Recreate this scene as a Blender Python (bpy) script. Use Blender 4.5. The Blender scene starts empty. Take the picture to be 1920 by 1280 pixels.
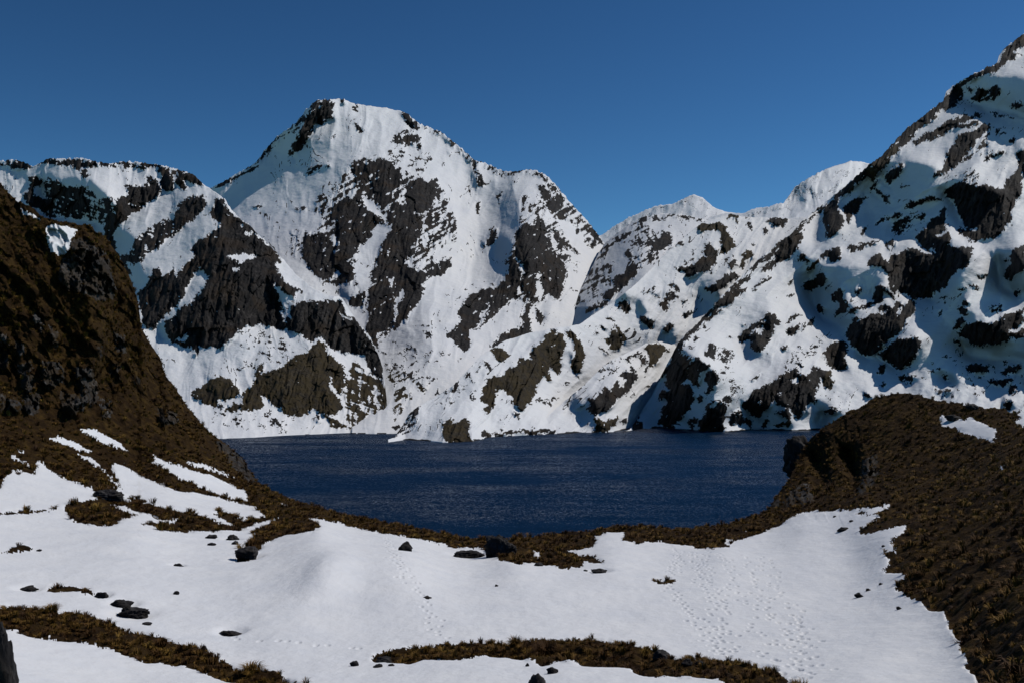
import bpy, math, random
import numpy as np
rng = np.random.default_rng(7)
random.seed(7)
scene = bpy.context.scene
COL = scene.collection

# ------------------------------------------------------------------ camera, sky, sun, exposure
FPX = 1844.0                       # focal length in photo pixels (1920 px wide)
EYE = 40.0                         # eye height above the lake, metres
PITCH = math.atan(65.0 / FPX)      # camera tilted up so the horizon sits at row 705
cam_d = bpy.data.cameras.new("camera")
cam_d.sensor_width = 36.0
cam_d.lens = FPX / 1920.0 * 36.0
cam_d.clip_start = 0.5
cam_d.clip_end = 20000.0
cam = bpy.data.objects.new("camera", cam_d)
COL.objects.link(cam)
cam.location = (0.0, 0.0, EYE)
cam.rotation_euler = (math.pi / 2 + PITCH, 0.0, 0.0)
scene.camera = cam

SUN_AZ = math.radians(73.0)        # to the right of the view direction (+Y)
SUN_EL = math.radians(50.0)
world = bpy.data.worlds.new("World")
scene.world = world
world.use_nodes = True
wn = world.node_tree
wn.nodes.clear()
sky = wn.nodes.new("ShaderNodeTexSky")
sky.sky_type = 'NISHITA'
sky.sun_disc = False
sky.sun_elevation = SUN_EL
sky.sun_rotation = SUN_AZ
sky.altitude = 2500.0
sky.air_density = 0.9
sky.dust_density = 0.15
sky.ozone_density = 3.0
hsv = wn.nodes.new("ShaderNodeHueSaturation")
hsv.inputs["Saturation"].default_value = 1.08
hsv.inputs["Value"].default_value = 1.0
bg = wn.nodes.new("ShaderNodeBackground")
bg.inputs["Strength"].default_value = 0.05
wo = wn.nodes.new("ShaderNodeOutputWorld")
wn.links.new(sky.outputs[0], hsv.inputs["Color"])
gam = wn.nodes.new("ShaderNodeGamma")      # deep polarised mountain sky
gam.inputs["Gamma"].default_value = 1.5
wn.links.new(hsv.outputs[0], gam.inputs["Color"])
tint = wn.nodes.new("ShaderNodeMix"); tint.data_type = 'RGBA'; tint.blend_type = 'MULTIPLY'
tint.inputs[0].default_value = 1.0
tint.inputs[7].default_value = (0.90, 1.13, 0.97, 1.0)
wn.links.new(gam.outputs[0], tint.inputs[6])
wn.links.new(tint.outputs[2], bg.inputs["Color"])
wn.links.new(bg.outputs[0], wo.inputs["Surface"])

sun_d = bpy.data.lights.new("sun", 'SUN')
sun_d.energy = 3.9
sun_d.angle = math.radians(0.53)
sun_d.color = (1.0, 0.955, 0.89)
sun = bpy.data.objects.new("sun", sun_d)
COL.objects.link(sun)
sdir = (math.cos(SUN_EL) * math.sin(SUN_AZ), math.cos(SUN_EL) * math.cos(SUN_AZ), math.sin(SUN_EL))
import mathutils
sun.rotation_euler = mathutils.Vector(sdir).to_track_quat('Z', 'Y').to_euler()
sun.location = (200, 100, 400)

vs = scene.view_settings
vs.view_transform = 'Standard'
vs.look = 'None'
vs.exposure = -0.6
vs.gamma = 1.0
vs.use_curve_mapping = False
scene.cycles.max_bounces = 6
scene.cycles.diffuse_bounces = 0

# ------------------------------------------------------------------ numpy helpers
def ray(u, v):
    """photo pixel -> (X/Y, Z/Y) of the line of sight; Y is the distance ahead of the camera"""
    x = (u - 960.0) / FPX
    y = (640.0 - v) / FPX
    dy = math.cos(PITCH) - y * math.sin(PITCH)
    dz = math.sin(PITCH) + y * math.cos(PITCH)
    return x / dy, dz / dy

def place(u, v, d):
    rx, rz = ray(np.asarray(u, float), np.asarray(v, float))
    return np.stack([rx * d, np.broadcast_to(d, np.shape(rx)) * 1.0, EYE + rz * d], -1)

_perm = np.random.default_rng(3).permutation(512)
_ang = np.random.default_rng(4).uniform(0, 2 * np.pi, 512)
_gx, _gy = np.cos(_ang), np.sin(_ang)

def perlin(x, y, seed=0):
    x = np.asarray(x, float); y = np.asarray(y, float)
    xi = np.floor(x).astype(np.int64); yi = np.floor(y).astype(np.int64)
    fx = x - xi; fy = y - yi
    sx = fx * fx * fx * (fx * (fx * 6 - 15) + 10); sy = fy * fy * fy * (fy * (fy * 6 - 15) + 10)
    def g(ix, iy, dx, dy):
        h = _perm[(_perm[(ix + seed * 37) & 511] + iy) & 511]
        return _gx[h] * dx + _gy[h] * dy
    a = g(xi, yi, fx, fy); b = g(xi + 1, yi, fx - 1, fy)
    c = g(xi, yi + 1, fx, fy - 1); d = g(xi + 1, yi + 1, fx - 1, fy - 1)
    ab = a + sx * (b - a); cd = c + sx * (d - c)
    return (ab + sy * (cd - ab)) * 1.5

def fbm(x, y, octs=4, seed=0, gain=0.5):
    s = 0.0; a = 1.0; t = 0.0
    for k in range(octs):
        s = s + a * perlin(x * 2 ** k + 13.7 * k, y * 2 ** k - 7.3 * k, seed + k)
        t += a; a *= gain
    return s / t

def crag(x, y, seed):
    """broken rock: every cell is a tilted flat facet at its own height"""
    x = np.asarray(x, float); y = np.asarray(y, float)
    xi = np.floor(x).astype(np.int64); yi = np.floor(y).astype(np.int64)
    best = np.full(x.shape, 1e9); out = np.zeros(x.shape)
    for dx in (-1, 0, 1):
        for dy in (-1, 0, 1):
            cx, cy = xi + dx, yi + dy
            h = _perm[(_perm[(cx + seed * 29) & 511] + cy) & 511]; h2 = _perm[(h + 91) & 511]
            px = x - (cx + h / 512.); py = y - (cy + h2 / 512.)
            d = px * px + py * py; m = d < best
            best = np.where(m, d, best)
            out = np.where(m, (_perm[(h2 + 17) & 511] / 256. - 1) + 1.1 * _gx[h] * px + .7 * _gy[h2] * py, out)
    return out

def tps_fit(pts):
    p = np.array(pts, float)
    x = p[:, :2] / 1000.0; d = np.log(p[:, 2]); n = len(x)
    r2 = ((x[:, None] - x[None]) ** 2).sum(-1)
    K = 0.5 * r2 * np.log(r2 + 1e-12) + np.eye(n) * 2e-4
    Pm = np.concatenate([np.ones((n, 1)), x], 1)
    A = np.zeros((n + 3, n + 3)); A[:n, :n] = K; A[:n, n:] = Pm; A[n:, :n] = Pm.T
    w = np.linalg.solve(A, np.concatenate([d, np.zeros(3)]))
    return x, w

def tps_eval(fit, u, v):
    x, w = fit; n = len(x)
    q = np.stack([np.ravel(u), np.ravel(v)], -1) / 1000.0
    out = np.empty(len(q))
    for s in range(0, len(q), 60000):
        qq = q[s:s + 60000]
        r2 = (qq[:, :1] - x[None, :, 0]) ** 2 + (qq[:, 1:] - x[None, :, 1]) ** 2
        out[s:s + 60000] = (0.5 * r2 * np.log(r2 + 1e-12)) @ w[:n] + w[n] + qq @ w[n + 1:]
    return np.exp(out).reshape(np.shape(u))

# rasters of the traced snow and rock outlines, one photo pixel per cell
U0, V0, UW, VH = -320, -20, 2560, 1460
REG = {'A': (0, 260, .33596), 'B': (400, 150, .33596), 'C': (400, 450, .33596), 'D': (900, 280, .33596), 'E': (1280, 40, .33596),
       'F': (1280, 400, .33596), 'G': (700, 560, .33596), 'H': (0, 650, .33596), 'I': (0, 850, .33596), 'J': (400, 850, .33596),
       'K': (800, 850, .33596), 'M': (1280, 700, .33596), 'N': (1280, 850, .33596), 'P': (900, 560, .21097), 'Q': (1180, 560, .21097),
       'R': (1520, 380, .21097), 'S': (1520, 180, .21097), 'T': (0, 330, .21097), 'U': (0, 560, .21097), 'Z': (0, 0, 1.0)}

def pts_of(s, reg='Z'):
    x0, y0, k = REG[reg]
    return np.array([[float(c) for c in t.split(',')] for t in s.split()]) * k + np.array([x0, y0])

def paint(img, poly, val):
    lo = np.maximum(np.floor(poly.min(0)).astype(int) - 1, [U0, V0]); hi = np.minimum(np.ceil(poly.max(0)).astype(int) + 2, [U0 + UW, V0 + VH])
    if (hi <= lo).any(): return
    X, Y = np.meshgrid(np.arange(lo[0], hi[0]) + .5, np.arange(lo[1], hi[1]) + .5)
    ins = np.zeros(X.shape, bool)
    q = np.roll(poly, -1, 0)
    for (x1, y1), (x2, y2) in zip(poly, q):
        if y1 == y2: continue
        c = ((y1 > Y) != (y2 > Y)) & (X < (x2 - x1) * (Y - y1) / (y2 - y1) + x1)
        ins ^= c
    sub = img[lo[1] - V0:hi[1] - V0, lo[0] - U0:hi[0] - U0]
    sub[ins] = val

def gblur(img, sig):
    ky = np.fft.fftfreq(img.shape[0])[:, None]; kx = np.fft.rfftfreq(img.shape[1])[None]
    return np.fft.irfft2(np.fft.rfft2(img) * np.exp(-2 * (np.pi * sig) ** 2 * (kx ** 2 + ky ** 2)), s=img.shape)

def sample(img, u, v, step=1.0):
    x = np.clip((u - U0) / step - .5, 0, img.shape[1] - 1.001); y = np.clip((v - V0) / step - .5, 0, img.shape[0] - 1.001)
    xi = x.astype(int); yi = y.astype(int); fx = x - xi; fy = y - yi
    return (img[yi, xi] * (1 - fx) + img[yi, xi + 1] * fx) * (1 - fy) + (img[yi + 1, xi] * (1 - fx) + img[yi + 1, xi + 1] * fx) * fy

def nearest(img, u, v):
    return img[np.clip(np.floor(v - V0).astype(int), 0, VH - 1), np.clip(np.floor(u - U0).astype(int), 0, UW - 1)]

def mesh_of(name, verts, faces, mat, smooth=True):
    """faces: (n,4) or (n,3) index array; only the used vertices are kept"""
    faces = np.asarray(faces)
    used, inv = np.unique(faces, return_inverse=True)
    inv = inv.reshape(faces.shape)
    me = bpy.data.meshes.new(name)
    k = faces.shape[1]
    me.vertices.add(len(used)); me.vertices.foreach_set("co", np.ascontiguousarray(verts[used], dtype=np.float32).ravel())
    me.loops.add(inv.size); me.loops.foreach_set("vertex_index", inv.astype(np.int32).ravel())
    me.polygons.add(len(inv)); me.polygons.foreach_set("loop_start", np.arange(0, inv.size, k, dtype=np.int32))
    me.polygons.foreach_set("use_smooth", np.full(len(inv), smooth, dtype=bool))
    me.update(calc_edges=True)
    me.materials.append(mat)
    return me

def link(name, me, parent=None, label=None, cat=None, group=None, kind=None):
    o = bpy.data.objects.new(name, me)
    COL.objects.link(o)
    if parent is not None: o.parent = parent
    if label: o["label"] = label
    if cat: o["category"] = cat
    if group: o["group"] = group
    if kind: o["kind"] = kind
    return o
# ------------------------------------------------------------------ materials
class NT:
    def __init__(s, name):
        s.m = bpy.data.materials.new(name); s.m.use_nodes = True
        s.t = s.m.node_tree; s.t.nodes.clear()
        s.out = s.t.nodes.new("ShaderNodeOutputMaterial")
        s.b = s.t.nodes.new("ShaderNodeBsdfPrincipled")
        s.t.links.new(s.b.outputs[0], s.out.inputs[0])
        s.pos = s.t.nodes.new("ShaderNodeNewGeometry")
    def n(s, t, **kw):
        nd = s.t.nodes.new(t)
        for k, v in kw.items():
            if k in nd.inputs: nd.inputs[k].default_value = v
            else: setattr(nd, k, v)
        return nd
    def l(s, a, b): s.t.links.new(a, b)
    def coords(s, sc):
        m = s.n("ShaderNodeMapping"); m.inputs["Scale"].default_value = sc
        s.l(s.pos.outputs["Position"], m.inputs["Vector"]); return m.outputs[0]
    def noise(s, sc, scale=1.0, detail=5.0, rough=0.55, dist=0.0):
        nz = s.n("ShaderNodeTexNoise", Scale=scale, Detail=detail, Roughness=rough, Distortion=dist)
        s.l(s.coords(sc), nz.inputs["Vector"]); return nz.outputs["Fac"]
    def ramp(s, fac, stops):
        r = s.n("ShaderNodeValToRGB"); e = r.color_ramp.elements
        while len(e) < len(stops): e.new(0.5)
        for k, (p, c) in enumerate(stops):
            e[k].position = p; e[k].color = (*c, 1) if len(c) == 3 else c
        s.l(fac, r.inputs[0]); return r.outputs[0]
    def mix(s, fac, a, b, mode='MIX'):
        m = s.n("ShaderNodeMix"); m.data_type = 'RGBA'; m.blend_type = mode
        for sock, val in ((m.inputs[0], fac), (m.inputs[6], a), (m.inputs[7], b)):
            if hasattr(val, 'links'): s.l(val, sock)
            else: sock.default_value = val if not isinstance(val, tuple) else (*val, 1)
        return m.outputs[2]
    def math(s, op, a, b=0.0):
        m = s.n("ShaderNodeMath"); m.operation = op
        for k, val in enumerate((a, b)):
            if hasattr(val, 'links'): s.l(val, m.inputs[k])
            else: m.inputs[k].default_value = val
        return m.outputs[0]
    def bump(s, h, strength, dist, prev=None):
        b = s.n("ShaderNodeBump", Strength=strength, Distance=dist)
        s.l(h, b.inputs["Height"])
        if prev: s.l(prev, b.inputs["Normal"])
        return b.outputs[0]

def snow_mat(name, k):
    """k: feature size in metres of the finest wind texture"""
    t = NT(name)
    big = t.noise((1 / (k * 22),) * 3, detail=3)
    col = t.ramp(big, [(0.3, (0.80, 0.815, 0.845)), (0.7, (0.87, 0.875, 0.885))])
    t.l(col, t.b.inputs["Base Color"])
    t.b.inputs["Roughness"].default_value = 0.62
    t.b.inputs["Specular IOR Level"].default_value = 0.25
    h1 = t.noise((1 / k, 1 / k, 1.6 / k), detail=4)
    h2 = t.noise((1 / (k * 5), 1 / (k * 5), 1 / (k * 3)), detail=4, rough=.5)
    nb = t.bump(h2, 0.35, k * 1.5)
    nb = t.bump(h1, 0.25, k * 0.5, nb)
    t.l(nb, t.b.inputs["Normal"])
    return t.m

def rock_mat(name, k, dark, mid, light, dust=0.5, moss=None, mossamt=0.5, warm=None):
    t = NT(name)
    streak = t.noise((1 / (k * 2.2), 1 / (k * 2.2), 1 / (k * 9)), detail=7, rough=.62)
    patch = t.noise((1 / (k * 14),) * 3, detail=5, rough=.55)
    c = t.ramp(streak, [(0.36, dark), (0.5, mid), (0.66, light)])
    c = t.mix(t.ramp(patch, [(0.4, (0, 0, 0)), (0.62, (1, 1, 1))]), c, t.ramp(streak, [(0.3, tuple(x * .8 for x in dark)), (0.7, tuple(x * .75 for x in mid))]))
    if warm:
        wz = t.noise((1 / (k * 24),) * 3, detail=5, rough=.6)
        c = t.mix(t.math('MULTIPLY', t.ramp(wz, [(0.5, (0, 0, 0)), (0.66, (1, 1, 1))]), .7), c, warm)
    nrm = t.n("ShaderNodeSeparateXYZ"); t.l(t.pos.outputs["Normal"], nrm.inputs[0])
    if moss:
        mz = t.noise((1 / (k * 6), 1 / (k * 6), 1 / (k * 9)), detail=6, rough=.65)
        f = t.math('MULTIPLY', t.ramp(mz, [(0.56 - .2 * mossamt, (0, 0, 0)), (0.7 - .2 * mossamt, (1, 1, 1))]), mossamt)
        c = t.mix(f, c, moss)
    if dust > 0:
        dz = t.noise((1 / (k * 1.6), 1 / (k * 1.6), 1 / (k * 1.1)), detail=5, rough=.7)
        up = t.math('MULTIPLY', t.math('SUBTRACT', nrm.outputs[2], 0.42), 0.42)
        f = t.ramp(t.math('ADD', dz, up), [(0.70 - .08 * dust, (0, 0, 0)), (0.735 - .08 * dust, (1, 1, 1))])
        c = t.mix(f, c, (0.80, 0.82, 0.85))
    t.l(c, t.b.inputs["Base Color"])
    t.b.inputs["Roughness"].default_value = 0.85
    t.b.inputs["Specular IOR Level"].default_value = 0.2
    h = t.noise((1 / (k * 1.3), 1 / (k * 1.3), 1 / (k * 4)), detail=7, rough=.65)
    v = t.n("ShaderNodeTexVoronoi", Scale=1.0); v.feature = 'DISTANCE_TO_EDGE'
    t.l(t.coords((1 / (k * 3), 1 / (k * 3), 1 / (k * 6))), v.inputs["Vector"])
    nb = t.bump(v.outputs["Distance"], 0.35, k * 1.0)
    nb = t.bump(h, 0.55, k * 1.0, nb)
    t.l(nb, t.b.inputs["Normal"])
    return t.m

MAT = {}
MAT['snow_far'] = snow_mat("mountain_snow", 1.6)
MAT['snow_near'] = snow_mat("field_snow", 0.10)
MAT['rock'] = rock_mat("mountain_rock", 1.3, (0.005, 0.0047, 0.0056), (0.019, 0.0172, 0.0168), (0.062, 0.055, 0.051), dust=-.1, warm=(0.034, 0.021, 0.011))
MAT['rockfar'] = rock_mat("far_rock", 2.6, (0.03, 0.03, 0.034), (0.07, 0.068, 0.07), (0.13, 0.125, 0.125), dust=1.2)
MAT['brown'] = rock_mat("mossy_rock", 1.1, (0.010, 0.008, 0.006), (0.034, 0.027, 0.017), (0.075, 0.060, 0.040), dust=-.6, moss=(0.046, 0.032, 0.011), mossamt=.75)
MAT['cliff'] = rock_mat("near_cliff_rock", 0.28, (0.011, 0.010, 0.010), (0.046, 0.043, 0.041), (0.15, 0.142, 0.135), dust=-9, moss=(0.03, 0.018, 0.006), mossamt=.75)
MAT['boulder'] = rock_mat("boulder_rock", 0.10, (0.012, 0.011, 0.013), (0.032, 0.029, 0.030), (0.085, 0.08, 0.078), dust=-9, moss=(0.026, 0.020, 0.010), mossamt=.4)

def turf_mat():
    t = NT("brown_turf")
    a = t.noise((1.1,) * 3, detail=6, rough=.65)
    b = t.noise((.16,) * 3, detail=4)
    c = t.ramp(a, [(0.3, (0.012, 0.006, 0.002)), (0.5, (0.040, 0.022, 0.006)), (0.72, (0.10, 0.060, 0.014))])
    c = t.mix(t.ramp(b, [(0.38, (0, 0, 0)), (0.65, (.7, .7, .7))]), c, t.ramp(a, [(0.3, (0.010, 0.005, 0.002)), (0.7, (0.034, 0.017, 0.006))]))
    t.l(c, t.b.inputs["Base Color"]); t.b.inputs["Roughness"].default_value = .95
    t.b.inputs["Specular IOR Level"].default_value = .1
    h = t.noise((2.5,) * 3, detail=6, rough=.7)
    t.l(t.bump(h, 1.0, .35), t.b.inputs["Normal"])
    return t.m
MAT['turf'] = turf_mat()

def blade_mat():
    t = NT("tussock_blade")
    oi = t.n("ShaderNodeObjectInfo")
    big = t.noise((.12,) * 3, detail=4)
    big2 = t.noise((.55,) * 3, detail=3)
    f = t.math('ADD', t.math('MULTIPLY', oi.outputs["Random"], .4), t.math('ADD', t.math('MULTIPLY', big, .5), t.math('MULTIPLY', t.math('SUBTRACT', big2, .5), .6)))
    c = t.ramp(f, [(0.16, (0.026, 0.009, 0.003)), (0.36, (0.092, 0.042, 0.008)), (0.58, (0.185, 0.100, 0.015)), (0.86, (0.32, 0.20, 0.04))])
    t.l(c, t.b.inputs["Base Color"]); t.b.inputs["Roughness"].default_value = .75
    t.b.inputs["Specular IOR Level"].default_value = .2
    return t.m
MAT['blade'] = blade_mat()

def water_mat():
    t = NT("lake_water")
    t.b.inputs["Base Color"].default_value = (0.004, 0.018, 0.046, 1)
    t.b.inputs["Roughness"].default_value = 0.10
    t.b.inputs["IOR"].default_value = 1.333
    g = t.noise((.010, .022, 1), detail=3)
    acc = None
    for sc, k in (((1.0, 2.4, 1), 1.15), ((.05, .16, 1), .25), ((2.6, 5.0, 1), 1.3)):
        nz = t.n("ShaderNodeTexNoise", Scale=1.0, Detail=2.0, Roughness=.5)
        t.l(t.coords(sc), nz.inputs["Vector"])
        sub = t.n("ShaderNodeVectorMath"); sub.operation = 'SUBTRACT'; t.l(nz.outputs["Color"], sub.inputs[0]); sub.inputs[1].default_value = (.5, .5, .5)
        mul = t.n("ShaderNodeVectorMath"); mul.operation = 'MULTIPLY'; t.l(sub.outputs[0], mul.inputs[0]); mul.inputs[1].default_value = (k * .7, k, 0)
        if acc is None: acc = mul.outputs[0]
        else:
            ad = t.n("ShaderNodeVectorMath"); ad.operation = 'ADD'; t.l(acc, ad.inputs[0]); t.l(mul.outputs[0], ad.inputs[1]); acc = ad.outputs[0]
    gain = t.n("ShaderNodeVectorMath"); gain.operation = 'SCALE'; t.l(acc, gain.inputs[0])
    t.l(t.ramp(g, [(0.38, (.5, .5, .5)), (0.62, (1.1, 1.1, 1.1))]), gain.inputs["Scale"])
    up = t.n("ShaderNodeVectorMath"); up.operation = 'ADD'; t.l(gain.outputs[0], up.inputs[0]); up.inputs[1].default_value = (0, -.28, 1)   # normals tilted to the near side, so ripples mirror higher, darker sky
    nrm = t.n("ShaderNodeVectorMath"); nrm.operation = 'NORMALIZE'; t.l(up.outputs[0], nrm.inputs[0])
    nb = nrm.outputs[0]
    t.l(nb, t.b.inputs["Normal"])
    return t.m
MAT['water'] = water_mat()
# ------------------------------------------------------------------ outlines of rock on the mountains
# (survey sheet, kind + share broken up by snow, outline). r rock, b grassy brown rock, s snow over earlier rock, z scattered stones
OUT = {}
OUT['left'] = [
 ('Z','r.5',"0,298 90,298 190,302 300,306 380,342 376,352 300,318 190,314 90,310 0,312"),
 ('A','r.2',"90,130 130,125 175,160 150,180 100,175 60,180 50,150"),
 ('T','r.15',"250,30 330,0 390,40 370,90 300,100 310,180 410,200 420,350 330,300 250,270 200,180 240,150 270,80"),
 ('A','r.35',"250,230 330,235 380,280 430,250 490,270 520,310 500,400 420,450 340,430 265,440 255,330"),  # rock and shadow mixed here, both drawn as broken rock
 ('A','r.5',"490,300 560,350 600,320 650,360 640,420 620,460 560,490 500,450"),  # lower part of that mix, its shadow drawn as rock too
 ('A','r.08',"700,265 760,255 800,270 830,250 880,270 905,285 870,340 830,360 790,390 740,410 700,460 640,490 600,470 600,430 650,420 640,370 680,330 720,310"),
 ('A','r.1',"255,125 285,118 315,130 290,150 265,145"),
 ('A','r.1',"350,120 450,112 510,125 540,150 500,165 455,160 430,180 400,165 420,140 370,130"),
 ('A','r.1',"440,180 480,170 490,200 460,215 440,200"),
 ('A','r.1',"765,150 810,135 850,145 840,165 790,170"),
 ('A','r.1',"880,160 910,145 940,180 970,230 965,290 940,300 905,260 890,210"),
 ('A','r.1',"985,170 1030,185 1050,200 1080,195 1110,215 1140,260 1100,260 1060,245 1030,235 1040,280 1020,290 990,260 970,230 990,210"),
 ('A','r.15',"800,205 850,220 900,260 910,290 880,310 840,270 820,240"),
 ('A','r.08',"1040,330 1090,315 1135,320 1145,370 1120,410 1070,450 1020,500 960,540 920,560 890,590 870,620 860,590 880,540 930,490 960,450 990,390"),
 ('T','r.35',"1200,560 1300,480 1400,430 1500,390 1550,480 1480,560 1420,640 1300,700 1220,800 1150,760 1180,650"),
 ('T','r.2',"920,400 1000,380 1060,440 1000,540 1010,650 1100,720 1200,640 1200,700 1130,800 1180,900 1100,860 1000,700 930,560"),
 ('C','r.05',"10,-235 65,-225 100,-155 210,-75 260,-5 340,55 395,120 345,125 365,200 440,260 510,290 600,345 700,330 750,420 820,480 850,520 915,620 950,690 945,785 890,740 855,690 850,640 780,640 710,630 640,590 590,540 560,575 480,530 400,500 330,490 270,480 170,480 120,540 40,612 -10,590 -80,595 -100,655 -110,605 -170,600 -230,575 -270,510 -290,490 -320,500 -370,495 -400,450 -410,285 -340,175 -300,155 -290,205 -230,175 -200,75 -140,60 -60,-10 10,-60 30,-90 -20,-160 0,-200"),
 ('C','s',"-80,155 -5,205 -50,265 -100,325 -160,365 -200,385 -230,435 -250,435 -190,365 -160,285 -130,225"),
 ('A','s',"1000,930 985,990 940,1010 920,1040 930,1130 880,1140 830,1090 815,1075 870,1050 920,990 950,960"),
 ('A','s',"1265,655 1330,640 1420,645 1425,680 1340,690 1300,670"),
 ('A','s',"1290,715 1340,715 1330,745 1285,745"),
 ('A','s',"980,1130 1045,1080 1045,1105 1010,1130"),
 ('A','s',"1330,485 1360,480 1350,500"), ('A','s',"1365,520 1395,525 1395,555"),
 ('T','s',"1570,690 1640,640 1740,700 1620,830 1560,900 1550,800"),
 ('C','s',"345,130 400,130 440,190 455,240 420,250 380,200"),
 ('C','s',"335,240 400,290 450,330 460,350 420,370 440,440 400,400 360,320"),
 ('C','s',"450,290 530,280 600,330 600,350 540,340 500,350 460,370"),
 ('C','s',"375,390 400,400 405,470 385,440"), ('C','s',"700,400 770,445 730,440"),
 ('C','b.03',"590,570 640,590 700,650 720,700 740,790 715,860 700,880 715,930 690,970 600,970 560,940 520,970 480,985 420,975 370,940 330,920 280,880 230,830 220,780 240,720 290,690 270,750 320,740 380,700 440,650 500,640 550,600"),
 ('C','s',"625,575 680,620 780,690 770,720 700,690 640,620"),
 ('C','s',"640,750 680,820 720,890 700,880 650,800"),
 ('H','b.06',"1070,270 1130,230 1200,160 1280,190 1340,240 1350,270 1290,285 1230,290 1190,330 1130,310 1080,290"),
 ('H','b.06',"1370,230 1410,220 1450,260 1465,340 1400,350 1330,345 1290,360 1240,350 1270,320 1350,310"),
 ('C','b.45',"790,680 850,730 960,790 1000,800 1010,1000 900,1020 760,1050 740,960 730,850 740,770"),
 ('C','b.2',"590,960 660,980 750,1040 680,1050 640,1000"),
 ('C','r.2',"560,990 590,985 600,1015 575,1015"),
 ('H','r.5',"1480,370 1560,420 1580,440 1520,430"),
 ('C','z60',"150,500 560,560 470,640 330,680 230,720 150,760 130,660"),
 ('C','z40',"0,880 250,950 600,1000 700,1040 400,1070 100,1080 0,1020"),
]
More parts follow.
